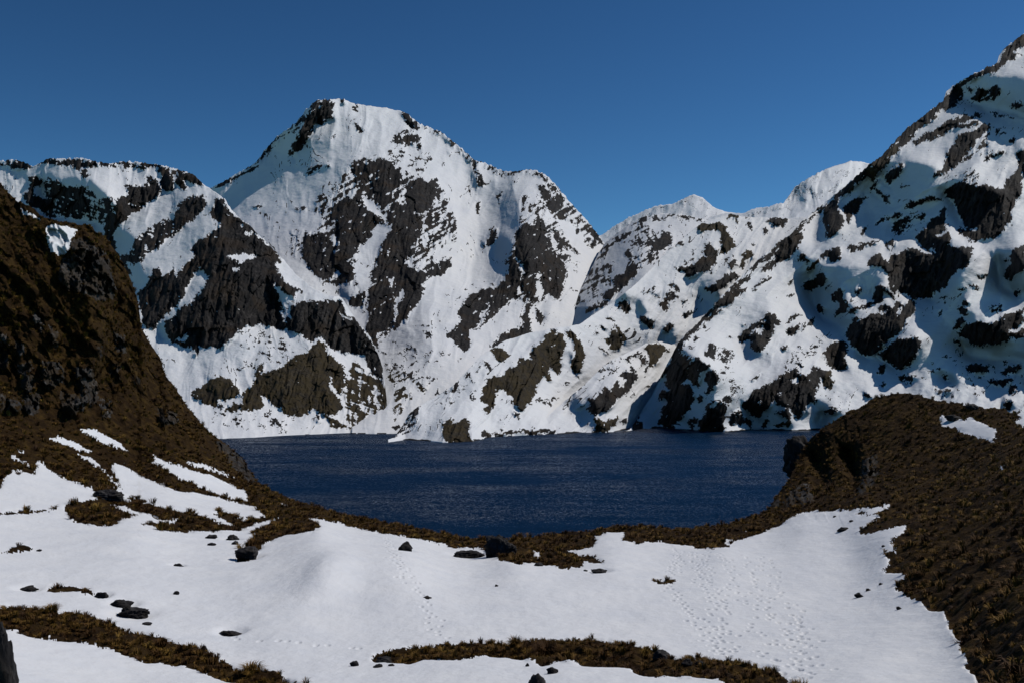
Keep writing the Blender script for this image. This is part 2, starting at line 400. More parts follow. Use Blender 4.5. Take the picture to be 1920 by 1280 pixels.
OUT['main'] = [
 ('B','r.5',"650,640 740,500 780,455 880,425 1000,450 1100,540 1250,560 1350,740 1370,900 1250,930 1150,1000 1330,985 1200,1110 1150,1230 1080,1350 900,1480 850,1250 780,1150 600,1140 480,960 440,860 560,840 620,780 560,700"),
 ('B','s',"850,800 900,785 960,815 995,850 920,930 900,1010 890,1080 865,1160 830,1180 790,1110 765,1000 800,955 865,880"),
 ('B','s',"825,650 870,670 930,720 985,790 960,800 880,745 840,690"),
 ('D','r.5',"230,330 330,280 420,380 520,560 500,650 460,830 300,870 150,800 150,600 220,420"),
 ('D','r.6',"480,300 560,370 680,500 690,530 600,560 520,430"),
 ('Z','r.55',"780,226 830,246 890,296 945,318 1000,314 1022,322 1060,364 1100,410 1130,448 1126,458 1090,415 1050,372 1016,334 990,326 940,330 880,306 825,256 778,236"),
 ('Z','r.5',"398,350 450,320 480,300 520,252 560,222 596,186 600,196 568,230 526,264 486,310 455,330 405,358"),
 ('Z','z40',"560,430 700,380 900,420 1000,480 940,560 700,600 560,540"),
 ('B','r.12',"560,150 600,120 650,115 670,140 665,190 670,220 620,230 590,250 560,250 580,280 540,310 520,350 470,400 430,430 415,430 440,370 470,300 500,240 530,180"),
 ('B','r.3',"495,190 520,170 400,290 340,350 250,470 240,460 330,340 400,280"),
 ('B','r.0',"165,480 205,465 205,490 170,495"), ('B','r.3',"0,580 60,570 120,540 110,560 30,600"),
 ('B','r.1',"700,105 735,110 735,145 715,135"), ('B','r.1',"775,155 800,140 810,175 790,180"),
 ('B','r.1',"775,240 800,235 830,275 835,300 810,295 785,265"), ('B','r.2',"655,320 690,320 670,330"),
 ('B','r.1',"1045,180 1090,190 1140,245 1140,275 1110,260 1080,240 1060,210"),
 ('B','r.35',"1060,280 1090,275 1090,300 1140,310 1160,380 1150,395 1120,370 1060,370 1000,345 1020,315 1050,300"),
 ('B','r.2',"1255,280 1285,285 1280,305 1255,300"), ('B','r.2',"1300,325 1340,325 1345,345 1300,340"),
 ('B','r.2',"1400,390 1430,430 1420,430"), ('B','r.1',"1305,405 1325,405 1315,418"),
 ('B','r.1',"1440,450 1465,455 1480,510 1500,560 1500,600 1470,600 1460,560 1470,530 1450,490"),
 ('B','r.3',"1420,600 1440,600 1455,640 1435,630"), ('B','r.1',"1465,680 1490,680 1480,760 1465,740"),
 ('B','r.2',"770,465 850,430 890,440 960,450 1010,490 1040,540 1060,570 1050,600 1010,640 980,690 940,705 900,680 850,640 820,620 780,560 790,520 760,490"),
 ('B','r.08',"1090,570 1150,555 1220,565 1240,620 1230,680 1190,730 1150,750 1100,730 1060,690 1080,640"),
 ('B','r.4',"560,680 610,640 650,670 640,690 600,700 570,760"),
 ('B','r.12',"660,700 740,650 830,660 860,720 920,760 960,800 900,800 870,870 800,940 750,930 700,900 680,840 690,790 650,770"),
 ('B','r.1',"1000,690 1060,690 1110,740 1165,760 1170,830 1150,890 1100,990 1070,1010 1130,1070 1210,1060 1330,985 1325,1040 1290,1085 1200,1095 1170,1150 1150,1220 1100,1290 1080,1340 1010,1370 990,1405 920,1410 915,1500 870,1450 850,1380 880,1290 860,1210 870,1160 900,1090 900,1010 945,965 930,920 985,880 990,830 970,790"),
 ('B','s',"1035,1175 1070,1165 1065,1210 1030,1260 1010,1330 990,1360 1010,1280 1030,1220"),
 ('B','s',"975,1110 1010,1100 1000,1140 980,1150"), ('B','s',"1090,990 1120,1000 1110,1050 1085,1040"),
 ('B','r.4',"1180,740 1220,700 1290,700 1340,750 1360,850 1340,890 1300,830 1260,860 1220,900 1200,870 1180,800"),
 ('B','r.2',"1200,920 1215,910 1190,980 1170,985"),
 ('B','r.12',"500,890 540,860 600,855 650,880 680,920 720,910 770,930 790,950 770,1000 770,1060 770,1120 720,1120 700,1060 660,1120 600,1120 550,1060 500,1000 490,940"),
 ('B','r.6',"430,840 500,830 500,900 480,980 540,1050 430,980"),
 ('C','r.1',"760,310 830,300 845,370 800,390 750,360"),
 ('B','r.5',"520,490 580,470 640,460 660,485 600,500 550,515 520,540"),
 ('B','r.6',"700,560 760,540 760,600 700,580"), ('B','r.5',"450,720 520,710 540,730 470,735"),
 ('B','r.3',"210,710 280,690 250,720"), ('B','r.3',"1125,430 1140,480 1128,480"),
 ('B','r.7',"900,410 990,400 1000,430 920,430"),
 ('D','r.1',"220,440 250,410 290,420 330,390 300,370 350,400 375,480 380,560 340,580 390,560 440,600 480,640 470,720 460,800 420,835 370,810 350,780 345,690 300,680 300,800 310,850 280,870 250,820 230,760 200,820 100,900 30,960 0,990 0,780 80,770 160,700 160,610 180,560 200,490"),
 ('D','s',"310,740 345,720 350,820 320,850"), ('D','s',"225,640 250,640 240,720"), ('D','s',"180,610 230,625 215,640"),
 ('D','r.1',"250,860 285,870 290,1000 280,1075 240,1060 250,960"),
 ('D','r.15',"300,880 350,910 365,940 340,980 310,920"),
 ('C','r.05',"1360,400 1400,350 1450,300 1560,270 1640,250 1700,200 1640,310 1560,380 1480,500 1430,510 1440,570 1400,615 1350,580 1310,520 1370,460"),
 ('C','s',"1550,360 1500,450 1480,490 1450,500 1500,410"),
 ('C','r.05',"1540,590 1600,540 1680,490 1730,470 1740,400 1770,400 1775,560 1750,570 1700,560 1640,570 1560,600"),
 ('D','r.3',"270,145 320,130 350,150 380,160 410,210 440,250 480,290 520,330 560,370 540,440 530,390 500,350 510,400 450,400 420,380 380,330 350,280 330,230 320,200 350,190 400,240 380,200 340,160"),
 ('D','r.2',"180,180 215,170 200,190"), ('D','r.3',"240,260 270,260 260,290 230,330"), ('D','r.3',"270,300 310,310 320,340 290,330"),
 ('D','r.1',"600,430 630,420 650,460 680,500 680,525 640,500 610,470"), ('D','r.2',"610,530 640,490 640,540 610,555"),
 ('D','r.4',"400,430 440,480 480,550 510,640 490,640 460,570 420,500"), ('D','r.2',"500,530 540,560 545,590 510,570"),
 ('B','r.2',"1580,650 1620,635 1590,690"), ('D','r.3',"70,440 110,440 90,520 20,550 10,520 50,490"),
 ('C','r.0',"1170,510 1225,515 1215,540 1190,540"),
 ('C','z24',"1000,560 1150,600 1300,600 1320,640 1050,660"),
 ('C','b.5',"960,690 1080,740 1200,820 1190,850 1080,800 1000,770"),
 ('C','b.5',"950,700 1010,740 1100,870 1090,920 1010,1000 1000,800"),
 ('C','z30',"930,620 1150,760 1250,760 1200,820 1000,720"),
 ('B','z40',"880,390 1180,390 1300,470 1150,520 960,440"), ('D','z26',"380,420 560,560 540,700 480,600"),
]
OUT['saddle'] = [
 ('Z','r.5',"1060,590 1100,522 1135,455 1205,405 1260,398 1320,410 1318,418 1260,408 1210,416 1146,462 1110,530 1068,596"),
 ('D','r.6',"700,480 780,420 900,420 960,440 930,500 820,520 740,540"), ('D','r.62',"860,520 1000,450 1080,470 1090,540 980,620 880,660 820,600"), ('D','r.6',"560,760 680,640 760,620 720,740 640,840 560,860"),
 ('D','r.2',"1015,460 1060,470 1075,530 1040,550 990,580 950,610 930,640 920,600 960,560 950,510 1000,530"),
 ('D','r.15',"800,575 840,570 860,610 880,660 870,710 820,760 770,800 730,850 690,840 670,810 740,760 730,720 790,700 820,660 850,620 800,600"),
 ('D','r.2',"640,870 720,850 700,880 620,900 600,880"), ('D','r.1',"610,695 635,690 625,720"), ('D','r.1',"585,870 610,880 600,920 585,900"),
 ('D','r.7',"880,560 940,600 900,660"), ('D','z20',"760,560 1060,420 1060,560 860,640"),
]
OUT['far1'] = [
 ('Z','z70',"1140,440 1220,395 1300,370 1350,395 1340,450 1200,480"), ('Z','r.6',"1130,442 1180,408 1230,386 1262,382 1300,364 1302,372 1262,390 1190,414 1140,446"),
 ('D','r.3',"900,385 960,370 985,390 960,415 910,405"), ('D','r.6',"850,430 960,430 950,450 870,460"), ('D','r.75',"1000,360 1300,330 1320,380 1100,450 1000,430"),
 ('D','r.3',"725,450 790,400 830,375 770,430"), ('D','r.3',"1090,300 1150,270 1190,255 1130,300"), ('D','r.3',"1220,265 1260,290 1240,295"),
]
OUT['far2'] = [
 ('Z','z60',"1420,400 1500,350 1590,310 1620,320 1560,390 1480,410"), ('Z','r.55',"1400,400 1470,378 1495,348 1545,318 1548,326 1505,352 1476,388 1405,406"),
 ('E','r.35',"590,1000 620,950 680,880 700,880 640,950 640,980"), ('E','r.6',"700,960 800,930 900,880 880,920 800,960 730,1000"),
 ('E','r.4',"890,835 920,825 905,845"), ('E','r.3',"490,1040 510,1025 505,1060"), ('E','r.2',"385,1060 415,1050 415,1080 390,1100"), ('E','r.75',"600,1020 760,960 740,1040 620,1060"),
]
OUT['mid'] = [
 ('D','r.1',"1085,500 1130,510 1125,540 1090,545"),
 ('D','b.08',"1210,430 1260,410 1330,405 1370,430 1400,480 1420,530 1400,570 1370,580 1340,590 1350,510 1340,460 1290,450 1220,470"),
 ('D','r.15',"1250,520 1300,530 1340,560 1300,640 1270,680 1220,700 1180,725 1130,690 1090,660 1110,650 1190,640 1260,600 1240,570 1260,550"),
 ('D','r.05',"1250,770 1310,750 1370,700 1420,690 1450,710 1410,740 1340,780 1290,800 1255,790"),
 ('D','b.1',"1450,590 1490,560 1525,580 1530,605 1490,640 1470,670 1455,650 1480,610"), ('D','r.2',"1380,640 1420,620 1440,640 1410,680 1385,660"),
 ('D','r.1',"1580,440 1605,430 1610,465 1590,490 1575,470"), ('D','r.3',"1510,515 1545,530 1530,545"),
 ('D','b.1',"1365,390 1410,360 1450,375 1440,400 1440,430 1420,390"), ('D','r.1',"1500,395 1525,400 1520,440 1500,420"),
 ('D','r.1',"1590,400 1640,385 1720,380 1720,410 1690,435 1650,420 1640,460 1640,420 1600,405"),
 ('P','r.05',"1210,80 1250,40 1300,10 1330,50 1340,100 1290,115 1230,95"), ('P','r.1',"1115,150 1150,145 1190,200 1150,190"),
 ('P','r.05',"1410,180 1470,150 1540,180 1560,200 1540,250 1500,260 1450,220"),
 ('P','r.05',"1620,300 1650,240 1680,205 1730,215 1725,260 1660,300"), ('P','r.05',"1790,130 1850,105 1910,115 1900,140 1840,170"),
 ('D','r.1',"1050,800 1080,790 1100,830 1060,860 1060,890 1035,900 1010,880 990,850 1030,850"), ('D','r.1',"1120,840 1150,840 1130,870"),
 ('D','r.2',"1050,760 1070,730 1115,780 1100,800"), ('D','r.6',"900,790 960,770 1010,790 1000,830 920,810"),
 ('P','b.03',"460,450 480,420 530,400 550,350 600,315 650,310 700,300 745,320 750,400 735,480 725,560 720,640 705,685 680,650 640,620 600,620 610,680 645,740 600,720 560,670 540,730 500,790 470,840 450,900 410,960 385,1000 320,970 290,930 255,940 260,910 295,900 250,840 210,800 160,820 130,900 130,950 65,1035 20,1000 40,950 70,940 30,900 30,850 20,800 70,710 150,655 180,680 240,660 270,610 350,590 360,510 380,500 440,550"),
 ('P','b.03',"755,300 800,255 840,310 880,380 920,420 935,480 915,560 905,650 850,650 800,590 800,540 830,490 830,440 820,390 790,340"), ('P','r.0',"845,655 895,695 870,690"),
 ('P','b.1',"1100,365 1140,340 1160,280 1190,290 1220,310 1190,230 1230,245 1270,310 1290,360 1270,430 1230,465 1160,470 1140,430 1150,400"), ('P','r.1',"1050,235 1100,240 1140,270 1110,290 1080,260"),
 ('P','r.0',"1020,300 1050,285 1050,320 1030,325"), ('P','r.1',"1045,430 1100,460 1155,500 1140,510 1080,465"),
 ('G','b.1',"645,280 690,265 730,300 765,320 740,335 710,355 680,330 660,300"), ('G','r.1',"605,350 660,370 660,390 630,380"),
 ('G','b.05',"380,690 420,660 450,680 440,700 480,690 520,660 540,680 540,800 500,800 390,800 385,730"),
 ('G','r.12',"110,770 150,720 200,680 210,620 250,560 330,490 380,475 385,490 320,530 270,580 250,640 200,690 170,720 140,765"),
 ('G','r.3',"140,640 180,605 215,560 210,630 190,680 150,690"), ('G','r.3',"200,700 250,670 240,700 170,750 130,765"),
 ('G','r.0',"435,510 450,470 475,465 475,500 450,515"), ('G','r.0',"510,440 540,415 540,445 515,450"),
 ('G','r.0',"540,360 560,362 555,382 540,378"), ('G','r.0',"590,380 604,380 598,392"), ('G','r.0',"420,545 440,545 430,558"), ('G','r.0',"415,580 436,580 425,595"), ('G','r.0',"374,580 386,580 380,590"), ('G','r.0',"398,510 410,510 404,525"),
 ('G','r.1',"530,520 545,520 560,570 545,565"), ('P','r.0',"275,1000 295,990 340,1030 365,1080 330,1060 310,1030"), ('P','r.0',"170,1080 190,1070 185,1095"), ('P','r.0',"190,1150 210,1145 215,1170 190,1170"),
 ('P','r.0',"0,1190 50,1160 110,1190 110,1225 20,1230"), ('P','r.15',"120,1185 300,1183 440,1168 560,1163 690,1165 700,1145 720,1185 560,1200 300,1205 130,1215"),
 ('P','r.1',"755,745 775,740 785,770 765,770"), ('P','r.2',"690,820 725,820 710,832"), ('P','z14',"480,850 660,860 600,960 520,900"), ('D','z26',"1240,480 1480,540 1500,620 1300,700 1100,640"),
 ('G','z22',"330,470 560,340 700,400 560,560 300,600"),
]
OUT['spur'] = [
 ('P','r.05',"950,905 1000,865 1040,880 1070,800 1130,775 1150,820 1180,760 1225,720 1240,780 1280,760 1300,720 1270,690 1235,690 1260,640 1310,625 1330,640 1370,660 1330,600 1360,595 1395,660 1395,720 1350,760 1310,830 1260,850 1210,900 1170,970 1120,1000 1060,1020 1020,1030 960,985 950,975 1000,930"),
 ('P','r.1',"1280,540 1330,510 1380,480 1440,475 1430,500 1350,530 1300,565"), ('P','r.05',"1410,510 1470,510 1470,570 1490,600 1490,665 1465,660 1475,590 1440,580 1410,640 1420,570"),
 ('P','b.1',"1480,430 1500,405 1560,395 1620,410 1685,460 1640,490 1590,530 1600,570 1540,600 1490,610 1480,550 1510,500 1480,460"),
 ('P','b.1',"990,1190 1020,1090 1000,1050 1060,1060 1100,1100 1180,1060 1210,1035 1240,1060 1200,1110 1150,1150 1110,1195"), ('P','r.1',"1260,1080 1300,1065 1310,1095 1270,1100"),
 ('P','r.25',"740,950 800,880 860,800 940,750 930,770 870,815 820,860 780,930"), ('P','r.1',"1120,620 1160,595 1150,625"), ('P','r.3',"1030,720 1080,690 1120,670 1060,710"), ('P','r.2',"1090,590 1130,550 1240,510 1180,540 1110,590"),
 ('P','z16',"1000,640 1280,500 1260,600 1080,720"), ('P','r.3',"1320,870 1380,830 1360,870"), ('P','r.3',"1450,790 1550,720 1480,790"),
]
OUT['right'] = [
 ('Z','r.42',"1258,668 1290,622 1340,570 1400,508 1462,452 1505,415 1560,370 1566,376 1510,424 1468,462 1405,518 1346,580 1296,632 1266,672"),
 ('Z','r.28',"1560,368 1630,306 1700,238 1768,184 1795,152 1870,116 1885,88 1920,60 1922,76 1895,100 1880,126 1808,160 1778,196 1712,248 1642,318 1572,380"),
 ('Q','r.12',"360,480 400,400 470,350 520,330 560,300 620,280 690,265 660,275 590,310 530,340 500,380 470,420 470,480 440,490 380,520"),
 ('Q','r.2',"430,370 480,320 560,220 640,130 720,50 780,0 830,0 740,60 650,150 580,230 520,290 460,340"),
 ('Q','r.15',"600,230 660,170 720,140 820,95 840,105 760,150 700,190 620,230"), ('Q','r.1',"800,60 850,20 880,0 960,-30 930,0 900,40 850,60 820,70"), ('Q','r.0',"870,80 900,60 890,85"),
 ('D','r.2',"1340,820 1400,790 1490,780 1470,800 1400,830 1330,870"), ('D','r.2',"1520,800 1560,740 1600,700 1615,710 1590,740 1540,790"),
 ('D','r.2',"1560,690 1600,640 1650,580 1690,520 1740,480 1790,440 1800,500 1770,560 1720,620 1660,640 1600,670"), ('D','r.4',"1700,500 1780,410 1905,300 1910,320 1800,420 1720,500"),
 ('D','r.1',"1750,620 1800,580 1840,620 1830,640 1790,610"),
 ('Q','r.03',"360,480 440,490 520,510 560,530 540,580 510,620 560,560 620,540 680,580 720,570 700,620 650,650 630,700 630,770 570,770 545,720 500,700 480,740 450,770 560,790 580,850 560,920 520,970 490,1030 480,1090 420,1090 360,1120 290,1130 270,1100 275,1000 330,920 310,890 260,895 290,820 370,790 320,760 310,680 220,750 280,640 330,610 370,580"),
 ('Q','r.03',"690,650 740,620 770,650 800,700 780,760 730,800 690,850 660,830 690,760 680,700"), ('Q','r.03',"600,870 640,840 670,860 650,910 610,920"),
 ('Q','r.03',"690,940 740,910 850,910 880,940 870,990 840,1070 850,1190 600,1190 590,1080 650,1040 680,990"), ('Q','s',"720,940 780,925 790,960 740,965"),
 ('Q','r.1',"530,1060 590,1040 590,1090 560,1110 570,1180 540,1180 530,1110"), ('Q','r.1',"330,1120 400,1120 420,1180 340,1190"), ('Q','r.1',"230,1140 265,1140 260,1180 225,1180"), ('Q','r.1',"30,1060 80,1050 80,1100 130,1100 130,1180 40,1180"),
 ('Q','r.1',"850,870 910,850 930,890 900,920 850,905"),
 ('Q','r.05',"1010,920 1060,890 1090,830 1170,780 1250,740 1330,680 1420,640 1480,600 1510,640 1490,660 1560,660 1620,660 1640,580 1700,620 1750,650 1720,720 1690,700 1670,800 1640,850 1660,930 1600,910 1570,960 1590,1000 1530,1050 1470,1050 1440,1000 1420,970 1430,1110 1390,1120 1390,1050 1300,1020 1390,990 1370,955 1290,930 1280,890 1250,930 1240,990 1190,1020 1110,1050 1060,1010 1010,970"),
 ('Q','s',"1440,735 1480,700 1510,735 1470,755"), ('Q','s',"1315,850 1335,830 1345,860"), ('Q','s',"1145,915 1165,905 1175,935"),
 ('Q','r.1',"890,1080 930,1000 980,980 1010,1030 1060,1080 1100,1090 1060,1150 1030,1100 1000,1140 960,1100 900,1140"),
 ('Q','r.05',"1170,1100 1230,1070 1250,1090 1210,1120 1190,1150 1165,1130"), ('Q','b.1',"1300,1110 1400,1080 1430,1110 1400,1130 1310,1125"),
 ('Q','r.05',"970,350 1020,290 1090,230 1160,180 1210,140 1260,135 1310,175 1340,210 1320,240 1290,220 1300,270 1290,310 1250,340 1220,400 1190,440 1150,480 1090,450 1080,400 1120,390 1060,370 1020,370 1000,400"), ('Q','s',"1060,330 1120,270 1200,250 1190,310 1150,310 1120,290 1090,320"), ('Q','s',"1165,200 1190,195 1195,215 1170,215"),
 ('Q','r.1',"670,450 710,400 760,400 770,450 750,500 740,550 690,520 665,490"), ('Q','z40',"770,430 910,440 900,560 770,550"),
 ('Q','r.05',"1390,190 1440,140 1500,125 1535,150 1490,160 1440,180 1400,210"), ('Q','r.05',"1390,280 1450,250 1500,225 1515,260 1480,320 1420,310"), ('Q','r.1',"1540,220 1560,230 1545,290 1530,270"), ('Q','r.1',"1590,190 1640,150 1640,200 1610,260 1575,230"),
 ('Q','r.0',"1665,70 1700,50 1740,90 1710,125 1680,110"), ('Q','r.0',"1100,710 1170,655 1165,690 1110,730 1040,730"),
 ('Q','r.02',"1740,480 1800,390 1860,370 1920,370 1930,620 1830,630 1790,600 1740,580 1730,530"), ('Q','b.05',"1750,650 1800,650 1815,740 1770,800 1720,780 1710,720"),
 ('Q','r.0',"1340,440 1410,425 1425,440 1380,470"), ('Q','r.0',"1360,590 1410,575 1380,600"), ('Q','r.1',"1500,560 1530,550 1545,610 1520,600"), ('Q','r.0',"990,240 1010,225 1025,240"), ('Q','r.0',"570,360 600,335 640,355 590,375"), ('Q','r.0',"500,430 590,425 550,440"), ('Q','r.0',"860,330 890,320 900,345 870,350"), ('Q','r.0',"800,640 840,610 850,650 820,660"),
 ('Q','z30',"1340,560 1500,420 1700,360 1720,440 1560,600 1400,640"), ('Q','z20',"860,560 920,640 900,830 1000,830 980,780"),
 ('Q','r.0',"1730,1000 1790,965 1890,980 1860,1010 1780,1035 1730,1030"),
 ('R','r.08',"80,490 150,440 210,405 270,400 260,440 260,500 190,520 150,480 110,510"), ('R','b.1',"0,560 60,510 80,530 30,580 0,610 -30,640 -30,590"), ('R','r.03',"-60,720 0,680 60,640 130,640 150,690 120,740 50,760 -10,790 -50,770"),
 ('R','r.15',"330,430 350,400 440,380 560,350 610,340 590,370 500,395 440,410 380,440 340,450"), ('R','r.2',"670,390 700,330 765,340 750,400 720,390 695,440"),
 ('R','r.02',"510,560 540,490 590,460 640,490 690,520 720,470 790,440 830,430 870,390 950,430 1010,440 1090,440 1110,400 1250,380 1400,375 1440,400 1420,500 1380,570 1280,620 1260,680 1220,740 1130,790 1070,850 990,850 930,880 880,840 830,800 780,790 740,830 700,750 690,650 660,590 620,570"),
 ('R','r.1',"920,330 930,280 1010,240 1050,200 1080,150 1130,100 1190,50 1210,110 1190,180 1180,230 1220,260 1250,330 1230,380 1110,410 1020,420 960,360"), ('R','s',"1100,290 1150,260 1220,240 1200,280 1140,310"),
 ('R','r.1',"720,250 740,190 790,160 850,120 900,110 880,150 930,130 940,140 880,180 800,240 760,240 720,265"), ('R','r.1',"560,180 620,130 690,110 670,140 600,180"), ('R','r.1',"680,160 700,120 780,100 800,130 740,150"), ('R','r.1',"860,90 950,65 900,100"), ('R','r.1',"910,130 960,95 1020,105 1000,140 940,150"), ('R','r.2',"730,280 830,220 920,210 850,240 780,270"), ('R','r.05',"440,290 470,240 520,210 500,250 470,300"),
 ('R','r.05',"190,820 230,770 290,750 300,790 280,850 340,880 350,920 300,990 210,1020 220,980 260,940 250,880 190,860"), ('R','r.1',"390,760 430,755 430,790 400,830 390,800"),
 ('R','r.08',"340,980 370,940 470,910 550,870 570,790 590,740 640,740 710,790 740,850 720,860 650,790 640,850 590,890 490,940 420,960 370,985"),
 ('R','r.03',"350,1060 360,1030 420,1020 400,1050 540,1000 600,980 620,920 660,900 730,920 740,880 790,880 880,900 900,850 940,910 940,970 870,1030 850,1060 830,1110 770,1160 700,1220 640,1290 340,1290 320,1200 340,1120"), ('R','s',"760,930 800,930 790,980 760,1000"), ('R','s',"590,985 690,970 650,990"),
 ('F','r.03',"930,690 1130,730 1080,780 1040,805 1000,790 960,740"), ('F','r.02',"1090,780 1150,740 1200,700 1260,690 1310,680 1330,730 1300,800 1260,850 1220,870 1160,840 1110,810"), ('R','s',"700,1235 760,1180 800,1160 790,1190 740,1240"),
 ('R','r.02',"1310,1160 1360,1100 1460,1060 1600,1060 1670,1050 1680,1010 1760,1000 1850,960 1910,945 1910,1060 1830,1110 1760,1120 1740,1150 1810,1150 1910,1110 1910,1220 1800,1200 1740,1210 1650,1260 1550,1280 1460,1260 1390,1220"),
 ('R','r.0',"1330,880 1360,850 1420,880 1420,910 1380,910 1330,900"), ('R','r.05',"1300,950 1350,910 1400,940 1420,1000 1380,1020 1330,990"), ('R','r.05',"1270,1090 1300,1050 1350,1040 1380,1060 1330,1110 1280,1115"), ('R','r.3',"1560,950 1610,920 1700,920 1690,960 1620,970 1580,965"), ('R','r.4',"1420,740 1500,745 1490,775 1430,760"), ('R','r.05',"1480,640 1590,650 1540,680 1490,670"), ('R','r.1',"1800,770 1870,780 1860,830 1810,810"), ('R','r.2',"1310,750 1370,760 1390,775 1320,775"), ('R','r.2',"1140,850 1200,810 1230,830 1180,860"),
 ('R','r.02',"1710,650 1730,600 1770,560 1760,480 1790,420 1850,390 1910,360 1910,570 1860,620 1780,695"), ('R','r.1',"1700,500 1740,490 1740,520 1715,530"), ('R','r.0',"140,760 180,740 180,770 140,790"), ('R','r.0',"1110,970 1170,960 1140,1000"), ('R','r.1',"1270,1220 1320,1210 1320,1260 1280,1250"),
 ('S','r.1',"1200,60 1220,10 1250,-20 1340,0 1330,40 1270,70 1210,110 1180,140"), ('S','r.2',"1150,90 1180,50 1210,40 1190,90"),
 ('S','r.25',"890,290 960,220 1020,200 1040,210 1100,180 1120,190 1060,240 1010,270 970,300 910,360 850,420 820,460 780,480 730,500 740,440 800,380 850,330"),
 ('S','b.1',"700,520 740,440 770,440 800,480 790,520 720,560 690,610 640,640 600,690 580,720 560,760 530,740 500,700 490,660 560,600 640,540"), ('S','r.05',"340,790 370,740 420,700 430,730 390,780 370,830 320,830"),
 ('S','r.08',"110,1080 130,1010 200,920 250,860 290,830 290,880 250,930 250,1000 290,1060 290,1130 240,1220 160,1260 130,1170 100,1120"), ('S','r.03',"310,1010 340,950 400,900 480,880 530,880 460,910 450,960 430,1030 380,1050 350,1120 340,1160 310,1130"),
 ('S','r.05',"640,700 700,660 780,610 820,590 820,640 790,690 740,740 700,780 660,760"), ('S','r.05',"530,830 560,770 610,740 590,800 540,840"), ('S','r.05',"580,830 620,830 650,870 700,890 700,940 670,950 650,900 590,870"), ('S','r.1',"800,800 880,795 870,815 820,815"),
 ('S','r.2',"900,420 960,380 1020,330 1090,290 1150,260 1230,220 1310,190 1400,170 1480,150 1530,165 1450,190 1380,220 1310,250 1380,240 1500,210 1500,250 1400,260 1330,290 1260,310 1220,330 1120,370 1060,390 1000,400 930,460"),
 ('S','r.12',"1300,350 1400,310 1500,270 1560,250 1620,270 1600,300 1540,330 1500,360 1480,400 1430,450 1420,500 1370,540 1330,590 1260,640 1210,680 1130,710 1070,740 1100,690 1180,640 1180,580 1230,550 1180,520 1220,480 1270,440 1290,390"),
 ('S','r.62',"1440,440 1520,340 1600,320 1560,400 1640,480 1560,520 1440,560 1350,600"), ('S','r.2',"1530,580 1560,530 1640,500 1700,480 1750,500 1690,520 1600,540 1560,590"), ('S','r.0',"1640,300 1690,290 1700,340 1660,355"), ('S','r.0',"1750,400 1800,385 1820,410 1770,440"), ('S','r.0',"1700,290 1740,295 1720,305"), ('S','r.0',"1760,295 1810,300 1780,310"),
 ('S','r.02',"1170,850 1240,820 1320,760 1400,780 1480,800 1560,800 1640,840 1730,840 1740,740 1820,680 1850,600 1820,510 1910,460 1910,720 1850,780 1880,880 1820,950 1800,1050 1780,1120 1720,1200 1650,1260 1560,1290 1400,1280 1350,1240 1300,1200 1370,1190 1340,1120 1310,1060 1290,980 1240,910"),
 ('S','s',"1390,1170 1490,1180 1480,1195 1400,1190"), ('S','s',"1850,690 1905,720 1880,760"),
 ('S','r.2',"830,980 880,930 960,920 1060,890 1140,910 1180,930 1120,940 1030,930 950,960 880,980 830,1000"), ('S','r.62',"1290,700 1430,640 1480,700 1470,800 1330,760"),
 ('S','r.05',"1420,30 1480,0 1640,0 1600,40 1500,50"), ('S','r.05',"1760,100 1820,55 1880,70 1840,110"), ('S','r.35',"1560,150 1700,160 1760,190 1690,185 1600,170"), ('S','r.3',"1750,170 1840,185 1790,205"),
 ('E','r.15',"1460,460 1500,390 1540,370 1570,360 1560,420 1510,470 1470,490"), ('E','r.15',"1640,310 1690,265 1730,275 1730,300 1680,300"), ('E','r.12',"1760,220 1790,170 1840,120 1890,80 1915,80 1910,140 1840,170 1880,190 1820,220 1760,240"),
 ('E','r.2',"1610,430 1650,400 1640,370 1690,380 1770,365 1770,400 1730,440 1660,445"), ('E','r.1',"1590,370 1620,370 1610,400"),
 ('F','r.05',"1570,850 1620,840 1690,850 1700,880 1660,900 1600,880"), ('F','r.1',"1770,880 1830,860 1890,840 1870,880 1800,900"), ('F','r.1',"1700,940 1780,920 1860,910 1820,950 1750,970"), ('F','r.05',"1450,985 1490,980 1500,1000 1460,1005"), ('F','r.05',"1500,810 1530,815 1525,835"), ('F','r.3',"1200,900 1250,890 1310,910 1290,935 1220,930"), ('F','r.1',"1590,905 1630,930 1600,925"), ('F','r.1',"1820,960 1850,950 1860,990 1820,1000"), ('F','r.05',"1780,1050 1820,1035 1855,1050 1840,1080 1790,1080"), ('F','r.05',"1090,860 1130,850 1120,890 1080,890"), ('F','r.1',"1000,990 1040,1000 1060,1030 1020,1030"), ('F','r.1',"1100,950 1130,940 1130,970"),
 ('F','r.05',"590,455 620,445 610,470"), ('F','r.05',"590,390 625,365 610,400"), ('F','z50',"1180,880 1500,780 1900,800 1900,1040 1500,1040 1200,960"),
]
